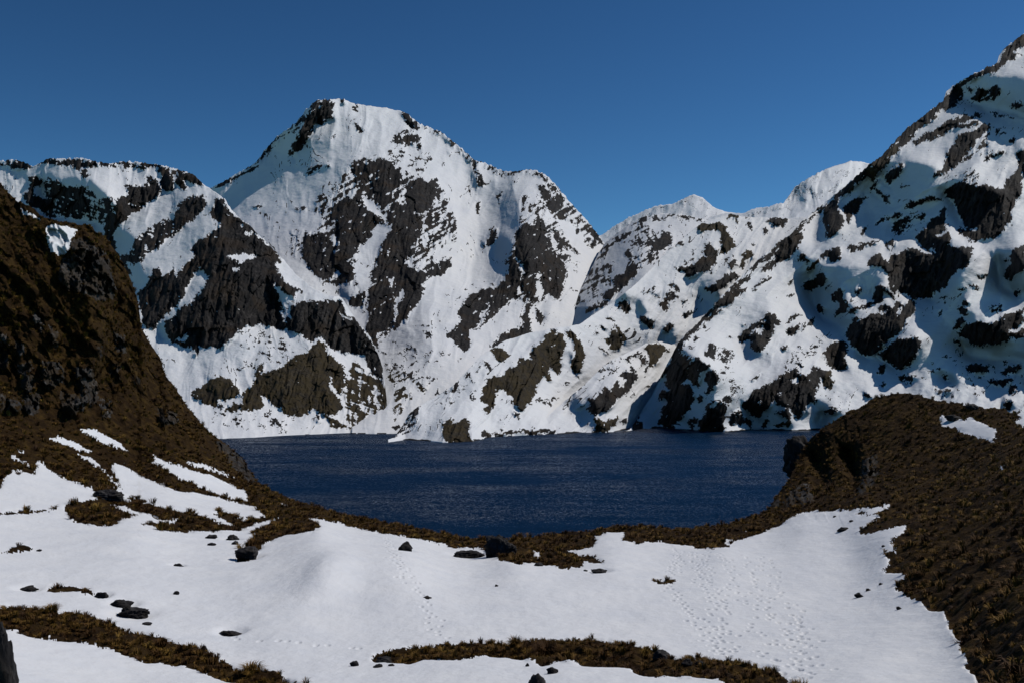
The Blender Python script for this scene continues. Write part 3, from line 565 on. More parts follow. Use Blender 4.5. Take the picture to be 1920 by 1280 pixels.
# ------------------------------------------------------------------ mountains: crest line, foot line and surveyed distances
LAY = {}
LAY['far1'] = dict(name="distant_peak", u=(1080, 1460, 1.6), rows=70, amp=1.2, crest="1060,470 1130,440 1150,425 1180,408 1215,392 1230,386 1262,382 1280,374 1300,364 1318,372 1340,390 1362,398 1400,402 1470,420",
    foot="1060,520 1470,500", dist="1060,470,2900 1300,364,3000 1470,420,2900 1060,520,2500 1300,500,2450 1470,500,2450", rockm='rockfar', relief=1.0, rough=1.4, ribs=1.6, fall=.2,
    label="small pointed snowy peak in the far distance behind the saddle", cat="mountain")
LAY['far2'] = dict(name="distant_peak", u=(1330, 1760, 1.6), rows=80, amp=1.2, crest="1320,410 1360,400 1395,400 1410,392 1440,388 1470,380 1490,352 1510,338 1545,319 1570,310 1595,302 1615,303 1632,308 1660,325 1700,360 1760,400",
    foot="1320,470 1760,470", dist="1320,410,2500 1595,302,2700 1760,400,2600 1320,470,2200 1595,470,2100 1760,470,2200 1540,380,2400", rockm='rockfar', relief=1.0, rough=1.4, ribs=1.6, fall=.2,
    label="broad hazy snow summit just left of the dark right-hand mountain", cat="mountain")
LAY['main'] = dict(name="snowy_peak", u=(360, 1180, 1.35), rows=440, amp=1.6,
    crest="340,400 380,362 400,350 425,338 450,322 470,312 480,303 500,278 520,256 545,238 560,225 575,205 590,190 605,187 640,186 665,194 700,200 725,203 750,207 765,215 785,232 810,240 830,250 850,266 870,283 890,300 915,308 945,322 975,320 1000,318 1020,325 1040,345 1060,368 1080,392 1100,414 1115,432 1132,455 1180,500",
    foot="340,520 430,560 500,620 580,720 630,790 660,812 900,812 960,745 1060,690 1180,640",
    dist="340,400,1640 400,350,1590 480,303,1570 560,225,1545 600,187,1550 700,200,1600 800,238,1600 890,300,1560 945,322,1540 1000,320,1520 1060,370,1480 1132,455,1440 440,440,1345 500,400,1375 600,330,1420 600,440,1240 680,440,1230 700,520,1120 600,540,1080 760,420,1260 780,520,1110 860,440,1290 860,540,1100 920,400,1420 925,480,1260 985,480,1200 985,400,1320 1040,480,1250 1060,560,1150 960,560,1090 880,600,1000 800,640,900 730,650,930 760,740,790 760,806,735 700,806,735 700,740,800 820,760,780 900,660,900 1000,620,1020 500,560,1080 420,520,1270 640,250,1500 740,290,1480 600,650,960 660,700,860",
    rockm='rock', relief=1.0, fleck=.02, fall=.12, shore=(620, 900), label="high snow-covered mountain with a rocky central face, the tallest in the middle", cat="mountain",
    ridges=[("600,188 575,222 552,262 540,300", 14, 40, 8), ("960,345 975,400 990,470 1005,560", 11, 30, 22), 
            ("770,440 790,520 790,600", 8, 30, 30), ("660,410 640,470 640,540", 8, 30, 30), ("880,300 895,350 880,400", 5, 25, 25), ("700,200 690,260 720,330 760,400", 5, 50, 50)])
LAY['left'] = dict(name="rocky_buttress", u=(-300, 752, 1.35), rows=360, amp=1.8,
    crest="-320,330 -150,318 -60,310 0,301 25,299 45,304 62,312 85,301 100,298 150,297 178,302 195,307 230,304 255,303 280,308 300,309 325,316 345,321 365,328 382,346 400,358 420,372 434,394 450,410 470,424 490,445 515,470 532,488 560,520 590,543 610,552 640,558 655,580 672,606 690,625 706,655 718,690 722,720 726,760 732,806 760,815",
    foot="-320,822 280,822 380,822 415,821 470,819 520,816 600,813 680,809 735,807 760,820",
    dist="-320,330,1150 0,300,1120 200,303,1100 345,321,1080 400,358,1040 434,398,985 532,490,930 640,558,880 706,655,830 732,800,745 420,815,665 600,808,700 560,700,760 560,770,715 400,640,795 470,520,870 470,620,815 380,450,930 300,560,850 300,420,1000 200,480,960 100,430,1000 0,420,1020 650,660,815 -320,600,900 -320,800,680 0,620,850 0,800,670 200,650,780 300,700,760 640,760,745 230,400,1030 520,660,790 330,640,800",
    rockm='rock', relief=1.0, shore=(-900, 900), stones=-.5, label="dark rocky buttress with snow gullies on the left, dropping to the lake's far shore", cat="mountain",
    ridges=[("382,350 400,430 440,520 450,640", 10, 40, 40), ("250,310 240,380 230,440", -8, 30, 30), ("150,300 175,360 180,420", -8, 25, 25), ("590,560 620,640 690,640", 5, 25, 25), ("575,642 600,700 620,770", 8, 30, 26)])
LAY['saddle'] = dict(name="snowy_saddle", u=(1000, 1420, 1.5), rows=170, amp=1.2, crest="990,690 1030,640 1060,590 1100,522 1120,480 1135,455 1160,435 1185,417 1205,407 1240,400 1280,402 1320,412 1430,430",
    foot="990,720 1060,690 1130,650 1200,600 1300,520 1430,500", dist="990,690,1000 1030,640,1060 1060,590,1140 1100,522,1250 1135,455,1400 1205,407,1420 1280,402,1380 1430,430,1350 1130,600,1020 1200,560,1020 1200,480,1180 1300,500,1130 1430,500,1150 1250,440,1280",
    rockm='rock', relief=1.0, label="snow slope of the saddle between the central mountain and the far peaks", cat="mountain", ridges=[("1215,405 1210,450 1170,520 1130,570", 12, 40, 30)])
LAY['mid'] = dict(name="snowy_hill", u=(728, 1620, 1.35), rows=260, amp=1.5,
    crest="720,826 740,818 752,800 770,772 800,752 830,735 850,722 875,695 900,668 930,648 950,637 1000,622 1060,612 1088,608 1110,592 1150,566 1180,543 1210,515 1245,478 1275,452 1300,430 1320,416 1345,408 1370,402 1390,406 1420,408 1480,410 1540,405 1620,380",
    foot="720,829 760,824 800,825 830,828 885,827 920,818 1000,814 1040,811 1070,800 1130,790 1260,760 1330,720 1400,660 1620,540",
    dist="740,820,640 770,772,668 830,735,700 900,668,755 950,637,800 1060,612,850 1110,592,880 1180,543,950 1245,478,1030 1320,416,1110 1390,406,1130 1480,410,1150 1620,380,1150 830,822,632 880,790,660 920,812,660 1050,806,690 1000,740,728 950,700,740 900,740,700 1100,700,825 1150,640,885 1200,620,910 1270,560,965 1350,500,1010 1420,450,1080 1060,770,765 1100,790,790 1200,700,890 1300,640,930 1400,560,990 1500,480,1040 1620,480,1050",
    rockm='rock', relief=1.0, shore=(600, 1045), fall=.55, label="rounded snowy hill in the middle rising straight from the lake, with a brown crag", cat="hill",
    ridges=[("830,735 880,730 960,720", 0, 30, 30), ("1060,640 1085,690 1090,740", 4, 26, 26), ("1110,592 1150,640 1180,690", -6, 30, 30), ("880,690 905,745 870,790", 5, 34, 26)])
LAY['spur'] = dict(name="snowy_spur", u=(1000, 1300, 1.35), rows=130, amp=1.4, crest="985,812 1000,806 1029,778 1046,762 1070,741 1096,721 1133,684 1150,672 1170,664 1190,654 1211,644 1235,640 1260,645 1330,640",
    foot="985,815 1100,811 1150,810 1185,803 1260,775 1330,760", dist="985,812,690 1029,778,725 1070,741,752 1133,684,805 1170,664,830 1211,644,870 1260,645,925 1330,640,980 1100,806,708 1260,780,860 1150,760,750 1200,740,800 1240,700,860 1330,760,920",
    rockm='rock', relief=1.0, lean=.35, fall=.7, shore=(800, 1168), label="low snowy spur with a dark jagged rib beside the mid hill, at the water", cat="hill", ridges=[("1029,778 1080,765 1130,740 1180,700 1230,665", 7, 18, 26)])
LAY['right'] = dict(name="steep_mountainside", u=(1165, 2180, 1.35), rows=440, amp=1.8,
    crest="1150,812 1180,806 1197,780 1224,737 1244,694 1258,668 1271,643 1290,622 1311,603 1340,570 1370,538 1400,508 1430,480 1462,452 1485,438 1505,415 1545,382 1572,360 1600,335 1630,309 1655,290 1675,268 1700,242 1722,225 1745,206 1768,190 1775,172 1795,155 1820,142 1850,126 1870,120 1873,104 1885,90 1900,76 1920,64 1960,40 2060,10 2200,-10",
    foot="1150,815 1240,810 1400,809 1530,805 1600,806 1920,812 2200,815",
    dist="1165,806,735 1197,778,748 1244,694,782 1271,643,815 1340,570,870 1400,508,920 1462,452,975 1545,382,1035 1630,309,1075 1700,242,1110 1795,155,1150 1920,64,1190 2200,-10,1230 1240,806,738 1400,805,740 1530,802,752 1300,720,770 1400,720,775 1500,720,780 1560,760,757 1400,620,850 1500,600,850 1500,500,930 1600,640,815 1600,520,905 1600,420,985 1700,700,765 1700,600,820 1700,500,900 1700,400,980 1700,310,1040 1800,700,745 1800,600,790 1800,500,830 1800,400,915 1800,300,1000 1800,220,1070 1900,720,735 1900,600,790 1900,500,820 1900,400,890 1900,300,960 1900,200,1050 1900,780,700 1700,790,715 2150,700,720 2150,400,880 2150,200,1020",
    rockm='rock', relief=1.15, lean=.5, ribs=.7, fall=.75, shore=(1000, 2500), label="steep dark mountainside of rock and snow filling the right side", cat="mountain",
    ridges=[("1668,402 1700,382 1731,359 1798,332 1836,302", 16, 60, 14), ("1610,402 1560,440 1500,500 1450,540", 10, 45, 14), ("1271,643 1300,650 1330,690 1340,760", 9, 34, 30),
            ("1860,470 1880,520 1875,570 1830,600", 12, 40, 20), ("1440,590 1425,640 1390,690", 7, 35, 20), ("1760,410 1800,430 1815,470", -10, 30, 30),
            ("1640,500 1580,530 1560,560", 10, 30, 20), ("1810,200 1850,205 1920,225", 14, 40, 16), ("1560,640 1520,690 1500,740", 9, 34, 20), ("1700,470 1730,480 1770,540", 8, 40, 24)])

# hollows and flanks that turn away to the left, shaped to fall into shade
HOL = {'right': ["1634,345 1700,300 1763,312 1735,345 1690,378 1640,400 1600,410 1615,370", "1522,455 1541,385 1552,400 1551,450", "1528,500 1660,500 1664,545 1600,560 1580,610 1545,600 1520,560",
                 "1745,560 1800,470 1818,475 1790,540 1760,565", "1868,475 1905,470 1925,545 1878,545", "1800,640 1925,635 1925,672 1820,672", "1790,150 1925,140 1925,215 1850,205 1800,190",
                 "1195,790 1224,740 1250,690 1275,650 1340,690 1330,760 1310,806 1200,806", "1320,700 1345,690 1340,740 1320,790 1300,800", "1400,760 1470,750 1480,800 1410,803", "1390,650 1420,640 1425,665 1395,678", "1310,565 1345,560 1330,585 1312,590", "1545,765 1570,765 1550,800 1535,800",
                 "1560,300 1640,305 1560,390 1545,400 1550,360", "1610,600 1600,660 1560,690 1580,640", "1760,700 1800,690 1790,720"],
       'main': ["517,300 535,260 560,232 562,260 548,292", "880,535 890,470 915,445 955,440 955,500 930,530", "640,470 660,470 650,560 630,560", "1000,590 1040,520 1050,540 1020,600", "890,310 900,330 895,370 880,345"],
       'left': ["84,340 160,330 215,380 210,420 120,410 85,400", "212,430 250,440 262,520 240,540 215,500", "500,540 520,530 540,560 520,580", "300,620 320,610 310,640"],
       'mid': ["1310,590 1350,560 1340,530 1315,545", "1195,560 1215,585 1200,600", "1240,640 1270,610 1262,640", "740,815 760,780 790,765 775,800", "1140,500 1180,560 1130,570"],
       'spur': ["1085,785 1090,765 1112,745 1115,770 1095,798", "1060,770 1075,745 1090,740 1080,765"],
       'saddle': ["1058,610 1070,580 1110,570 1110,600"], 'far2': ["1490,360 1500,340 1520,345 1500,380"]}
HOLK = {'right': 2.5, 'main': 1.3, 'left': 1.8, 'mid': 1.6, 'spur': 2.0, 'saddle': 1.6, 'far2': 1.2}

def lines_of(s):
    a = np.array([[float(c) for c in t.split(',')] for t in s.split()]); return a

def dist_side(shape_u, shape_v, pl):
    best = np.full(shape_u.shape, 1e9); side = np.zeros(shape_u.shape)
    for (x1, y1), (x2, y2) in zip(pl[:-1], pl[1:]):
        dx, dy = x2 - x1, y2 - y1; L2 = dx * dx + dy * dy
        t = np.clip(((shape_u - x1) * dx + (shape_v - y1) * dy) / L2, 0, 1)
        px, py = shape_u - (x1 + t * dx), shape_v - (y1 + t * dy)
        d = np.hypot(px, py); m = d < best
        best[m] = d[m]; side[m] = px[m]
    return best, side

def raster_of(key):
    img = np.zeros((VH, UW), np.int16); info = {0: ('s', 0.0)}
    k = 0
    for reg, kind, s in OUT.get(key, []):
        poly = pts_of(s, reg)
        if kind[0] == 's': paint(img, poly, 0); continue
        k += 1
        if kind[0] == 'z':
            n = int(kind[1:]); info[k] = ('z', 0.0)
            lo, hi = poly.min(0), poly.max(0); tmp = np.zeros((VH, UW), bool); paint(tmp, poly, True)
            got = 0; tries = 0
            while got < n and tries < n * 30:
                tries += 1
                c = rng.uniform(lo, hi)
                if not nearest(tmp, c[0], c[1]): continue
                r = rng.uniform(1.0, 2.6) if rng.random() < .85 else rng.uniform(2.6, 4.5)
                a = np.linspace(0, 2 * np.pi, 9)[:-1]; rr = r * rng.uniform(.6, 1.3, 8)
                paint(img, c + np.stack([np.cos(a) * rr * 1.5, np.sin(a) * rr * .8], -1), k); got += 1
        else:
            info[k] = (kind[0], float(kind[1:])); paint(img, poly, k)
    return img, info

def build_mountain(key):
    L = LAY[key]
    img, info = raster_of(key)
    ua, ub, st = L['u']
    us = np.arange(ua, ub, st); n = len(us); m = L['rows']
    cr = lines_of(L['crest']); ft = lines_of(L['foot'])
    rocky = nearest(img, us, np.interp(us, cr[:, 0], cr[:, 1]) + 5) > 0
    vc = np.interp(us, cr[:, 0], cr[:, 1]) + L['amp'] * (fbm(us / 26, us * 0 + 3.3, 4, 5) * 1.4 + fbm(us / 6, us * 0 + 9.1, 3, 6) * np.where(rocky, 2.8, .9))
    vb = np.interp(us, ft[:, 0], ft[:, 1])
    t = np.linspace(0, 1, m)
    U = np.repeat(us[:, None], m, 1); V = vb[:, None] + (vc - vb)[:, None] * t[None]
    fit = tps_fit(lines_of(L['dist']))
    D = tps_eval(fit, U, V)
    # shoreline: the foot sits at lake level
    if 'shore' in L:
        ws = L['shore']
        wgt = 1 / (1 + np.exp(-(us - ws[0]) / 14)) / (1 + np.exp((us - ws[1]) / 14))
        rz = np.minimum(ray(us, vb)[1], -.03); d0 = -(EYE - .3) / rz
        D = D * np.exp(np.log(d0 / D[:, 0])[:, None] * wgt[:, None] * np.exp(-(vb[:, None] - V) / 45.0))
    # relief: rock stands steep and proud, snow lies back
    half = img[::2, ::2]
    brk = np.array([info[k][1] for k in range(max(info) + 1)]); isr = np.array([1.0 if info[k][0] in 'rb' else (.5 if info[k][0] == 'z' else 0.) for k in range(max(info) + 1)])
    M = (isr * (1 - brk))[half]
    out_n = fbm((np.arange(UW // 2)[None] * 2 + U0) / 55., (np.arange(VH // 2)[:, None] * 2 + V0) / 38., 4, 21)
    ug = np.arange(UW // 2)[None] * 2 + U0 + 0 * out_n
    M = np.where((ug < -4) | (ug > 1924), (out_n > .12) * 1.0, M)
    g = M - gblur(M, 22.0)
    ky = np.fft.fftfreq(M.shape[0])[:, None] * np.pi; kx = np.fft.rfftfreq(M.shape[1])[None] * np.pi   # per photo px
    den = ky ** 2 + .25 * kx ** 2 + 1e-7
    phi = np.fft.irfft2(-1j * ky * np.fft.rfft2(g) / den * np.exp(-.5 * (1.6 ** 2) * (kx ** 2 + ky ** 2)), s=M.shape)
    sc = D / 1000.0
    H = np.zeros((VH, UW), np.float32)
    for pl in HOL.get(key, []): paint(H, lines_of(pl), 1.0)
    H = gblur(H[::2, ::2] + L.get('lean', 0) * M, 2.0); H = H - gblur(H, 40.0)
    hol = np.fft.irfft2(1j * kx * np.fft.rfft2(H) / (kx ** 2 + .6 * ky ** 2 + 1e-6), s=H.shape) + .75 * np.fft.irfft2(-1j * ky * np.fft.rfft2(H) / (kx ** 2 + ky ** 2 + 1e-6), s=H.shape)
    D = D + sc * HOLK.get(key, 0) * sample(hol, U, V, 2.0)
    Mv = sample(gblur(M, 1.2), U, V, 2.0); Mw = sample(gblur(M, 4.5), U, V, 2.0)
    D = D + sc * L['relief'] * (.52 * sample(phi, U, V, 2.0) - 2.4 * Mv - 4.0 * Mw)
    for pl, amp, wl, wr in L.get('ridges', []):
        d, s = dist_side(U, V, lines_of(pl))
        w = wl + (wr - wl) * (.5 + .5 * np.tanh(s / 12))
        D = D - sc * amp * np.exp(-d / w)
    # snow swells, rock ribs and ledges
    D = D + sc * L.get('rough', 1.0) * (4.6 * fbm(U / 95, V / 70, 4, 31) + 1.7 * fbm(U / 26, V / 20, 3, 41) * (1 - .3 * Mv))
    sh = U + .25 * V
    wu = 5 * fbm(U / 20, V / 20, 3, 3); wvv = 7 * fbm(U / 20, V / 20, 3, 4)
    big = crag((sh + wu) / 30, (V + wvv) / 62, 51); small = crag((sh + wu) / 11, (V + wvv) / 20, 57)
    flute = np.abs(fbm((sh + wu) / 16, V / 110, 3, 53)) - .2
    D = D + sc * Mv * (4.2 * big + 1.5 * small + 11.0 * flute + .6 * fbm(U / 6, V / 9, 3, 71))
    # sharp ribs and runnels down the fall line, through the snow as well
    lean = L.get('fall', 0.0)
    fu = U + lean * V + 16 * fbm(U / 60, V / 60, 2, 141)
    n1 = fbm(fu / 46, V / 150, 2, 143); n2 = fbm(fu / 19 + 3 * n1, V / 62, 2, 147); n3 = fbm(fu / 8, V / 30, 2, 149)
    wild = .5 + .5 * np.tanh(3 * fbm(U / 150, V / 110, 2, 151) + .6)
    D = D + sc * L.get('ribs', 1.0) * (wild * (8.0 * np.abs(n1) + (1.7 + 2.8 * Mw) * np.abs(n2)) + .9 * Mw * np.abs(n3))
    P = place(U, V, D)
    # the far side of the crest falls away behind
    back = []
    for dd in (3, 9, 22, 50, 110, 220):
        q = P[:, -1].copy(); q[:, 1] += dd; q[:, 2] -= .55 * dd + .0012 * dd * dd
        q[:, 0] *= (P[:, -1, 1] + dd) / P[:, -1, 1]; back.append(q)
    sink = P[:, 0].copy(); sink[:, 1] -= 6; sink[:, 2] -= 9
    G = np.concatenate([sink[:, None], P, np.stack(back, 1)], 1)
    mm = G.shape[1]
    idx = np.arange(n * mm).reshape(n, mm)
    quads = np.stack([idx[:-1, :-1], idx[1:, :-1], idx[1:, 1:], idx[:-1, 1:]], -1)
    # which face is rock
    uc = .25 * (U[:-1, :-1] + U[1:, :-1] + U[1:, 1:] + U[:-1, 1:]); vcn = .25 * (V[:-1, :-1] + V[1:, :-1] + V[1:, 1:] + V[:-1, 1:])
    w1 = fbm(uc / 13, vcn / 13, 4, 81, .6); w2 = fbm(uc / 13, vcn / 13, 4, 91, .6)
    w3 = fbm(uc / 34, vcn / 34, 2, 83); w4 = fbm(uc / 34, vcn / 34, 2, 93)
    w5 = perlin(uc / 4.2, vcn / 4.2, 85); w6 = perlin(uc / 4.2, vcn / 4.2, 95)
    ids = nearest(img, uc + 7.0 * w1 + 7 * w3 + 2.6 * w5, vcn + 8.0 * w2 + 7 * w4 + 3.2 * w6).astype(int)
    lean = L.get('fall', 0.0)
    hole = .75 * fbm((uc + lean * vcn) / 10 + .5 * w2, vcn / 22, 3, 101, .55) + .6 * fbm((vcn + .55 * uc * (1 if key != 'left' else -.6)) / 6.5, uc / 55, 3, 105) + .14 * fbm(uc / 3.2, vcn / 3.6, 2, 111)
    ids = np.where((ids > 0) & (hole < (brk[ids] - .5) * 1.15 + L.get('fleck', -.08)), 0, ids)
    fuc = uc + lean * vcn + 16 * fbm(uc / 60, vcn / 60, 2, 141)
    m1 = fbm(fuc / 46, vcn / 150, 2, 143); m2 = fbm(fuc / 19 + 3 * m1, vcn / 62, 2, 147)
    bare = (np.abs(m2) < .03 + .02 * w1) & (fbm(uc / 70, vcn / 55, 3, 153) + .35 * w2 > .2) & (fbm(fuc / 9, vcn / 16, 2, 155) > -.05)
    last = max(info) + 1; info[last] = ('z', 0.)
    ids = np.where((ids == 0) & bare, last, ids)
    last = max(info) + 1; info[last] = ('r', .1)
    onn = fbm(uc / 55., vcn / 38., 4, 21)
    ids = np.where(((uc < -4) | (uc > 1924)) & (onn > .12 + .1 * w1), last, ids)
    if 'shore' in L:                                       # wave-washed stones along the waterline
        zc = P[:-1, :-1, 2]
        last += 1; info[last] = ('r', 0.)
        ids = np.where((zc < L.get('stones', .35) + .7 * fbm(uc / 14, vcn / 3, 3, 131) + 1.6 * fbm(uc / 50, vcn * 0 + 5.2, 3, 133)) & (ids == 0), last, ids)
    full = np.zeros(quads.shape[:2], int); full[:, 1:m] = ids
    full[:, 0] = full[:, 1]
    full[:, m:] = full[:, m - 1:m]
    V3 = G.reshape(-1, 3)
    root = link(L['name'], mesh_of(L['name'], V3, quads[full == 0], MAT['snow_far']), label=L['label'], cat=L['cat'], kind='structure')
    for k in np.unique(full):
        if k == 0: continue
        f = quads[full == k]
        if len(f) < 3: continue
        kd = info[k][0]
        nm = {'r': 'rock_face', 'b': 'mossy_crag', 'z': 'scattered_stones'}[kd]
        o = link(nm, mesh_of(nm, V3, f, MAT['brown'] if kd == 'b' else MAT[L['rockm']]), parent=root)
        if kd == 'z': o["kind"] = 'stuff'
    return root

for key in ('far1', 'far2', 'main', 'left', 'saddle', 'mid', 'spur', 'right'):
    build_mountain(key)

# ------------------------------------------------------------------ lake
lv = np.array([[-900, 60, 0], [900, 60, 0], [900, 1000, 0], [-900, 1000, 0]], float)
link("lake", mesh_of("lake", lv, np.array([[0, 1, 2, 3]]), MAT['water'], False), label="dark blue rippled mountain lake", cat="lake", kind='structure')
# ------------------------------------------------------------------ near ground: left slope, lake rim, right hill and the snow basin
GCREST = lines_of("-320,160 -100,288 0,348 30,374 55,388 80,407 130,418 165,421 200,448 225,483 245,523 258,563 265,613 280,643 300,668 310,703 340,743 352,763 372,788 400,813 425,833 450,853 465,878 478,897 490,908 520,924 545,936 600,951 640,964 700,974 760,988 830,1003 880,1010 935,1012 985,1009 1040,1003 1080,998 1120,991 1170,987 1220,989 1270,989 1330,988 1370,981 1410,968 1440,956 1449,942 1465,918 1480,898 1492,875 1505,840 1520,820 1545,799 1580,779 1620,756 1650,744 1690,737 1720,741 1760,749 1800,756 1830,762 1870,766 1920,772 2000,774 2260,740")
GDIST = """-320,160,118 0,348,125 130,418,127 200,448,130 265,600,133 340,743,134 400,813,133 478,897,128 545,936,108 640,964,98 700,974,94 830,1003,88 935,1012,84
1040,1003,85 1170,987,88 1330,988,86 1440,956,94 1480,898,104 1545,799,112 1620,756,114 1690,737,114 1760,749,110 1830,762,104 1920,772,98 2260,740,86
-320,600,100 0,600,110 130,600,117 0,780,99 130,780,108 250,780,118 0,860,88 130,860,98 250,860,107 350,870,113 0,920,76 130,930,80 250,930,88 380,930,98 0,1000,60 250,1000,65 420,1000,73
0,1090,46 250,1090,49 0,1150,38 250,1150,42 0,1220,30.5 250,1220,35 0,1280,26 250,1280,30 450,1090,51 450,1180,41 450,1280,31.5 540,980,82 600,1000,70 590,1050,56 560,1100,48.5 640,1060,57 680,1100,52 600,1150,44.5
760,1050,62 760,1130,47.5 760,1200,39.5 760,1280,31.5 960,1050,64 960,1130,48 960,1200,39 960,1280,31 1150,1040,66 1150,1120,50 1150,1200,39 1150,1280,30
1350,1030,68 1350,1100,52 1350,1200,38.5 1350,1280,30 1500,990,74 1500,1050,60 1500,1150,43.5 1500,1280,29 1620,960,72 1600,1050,57 1600,1150,42 1620,1280,27
1700,900,84 1600,850,103 1560,900,98 1480,940,94 1700,800,103 1660,1000,60 1700,1080,46 1760,1180,34 1800,1280,25 1820,850,86 1820,950,60 1820,1050,43 1920,1280,21 1920,1150,27.5 1920,1000,43 1920,900,58 1920,830,77 2260,900,40 2260,1280,14 2260,1100,22
-320,1280,20 -320,1000,50 -320,800,80 0,1450,15 500,1450,18 960,1450,17.5 1500,1450,16 1920,1450,12 0,1750,6.5 960,1750,7 1920,1750,5.5 2260,1750,4 -320,1750,5"""
gfit = tps_fit(lines_of(GDIST))

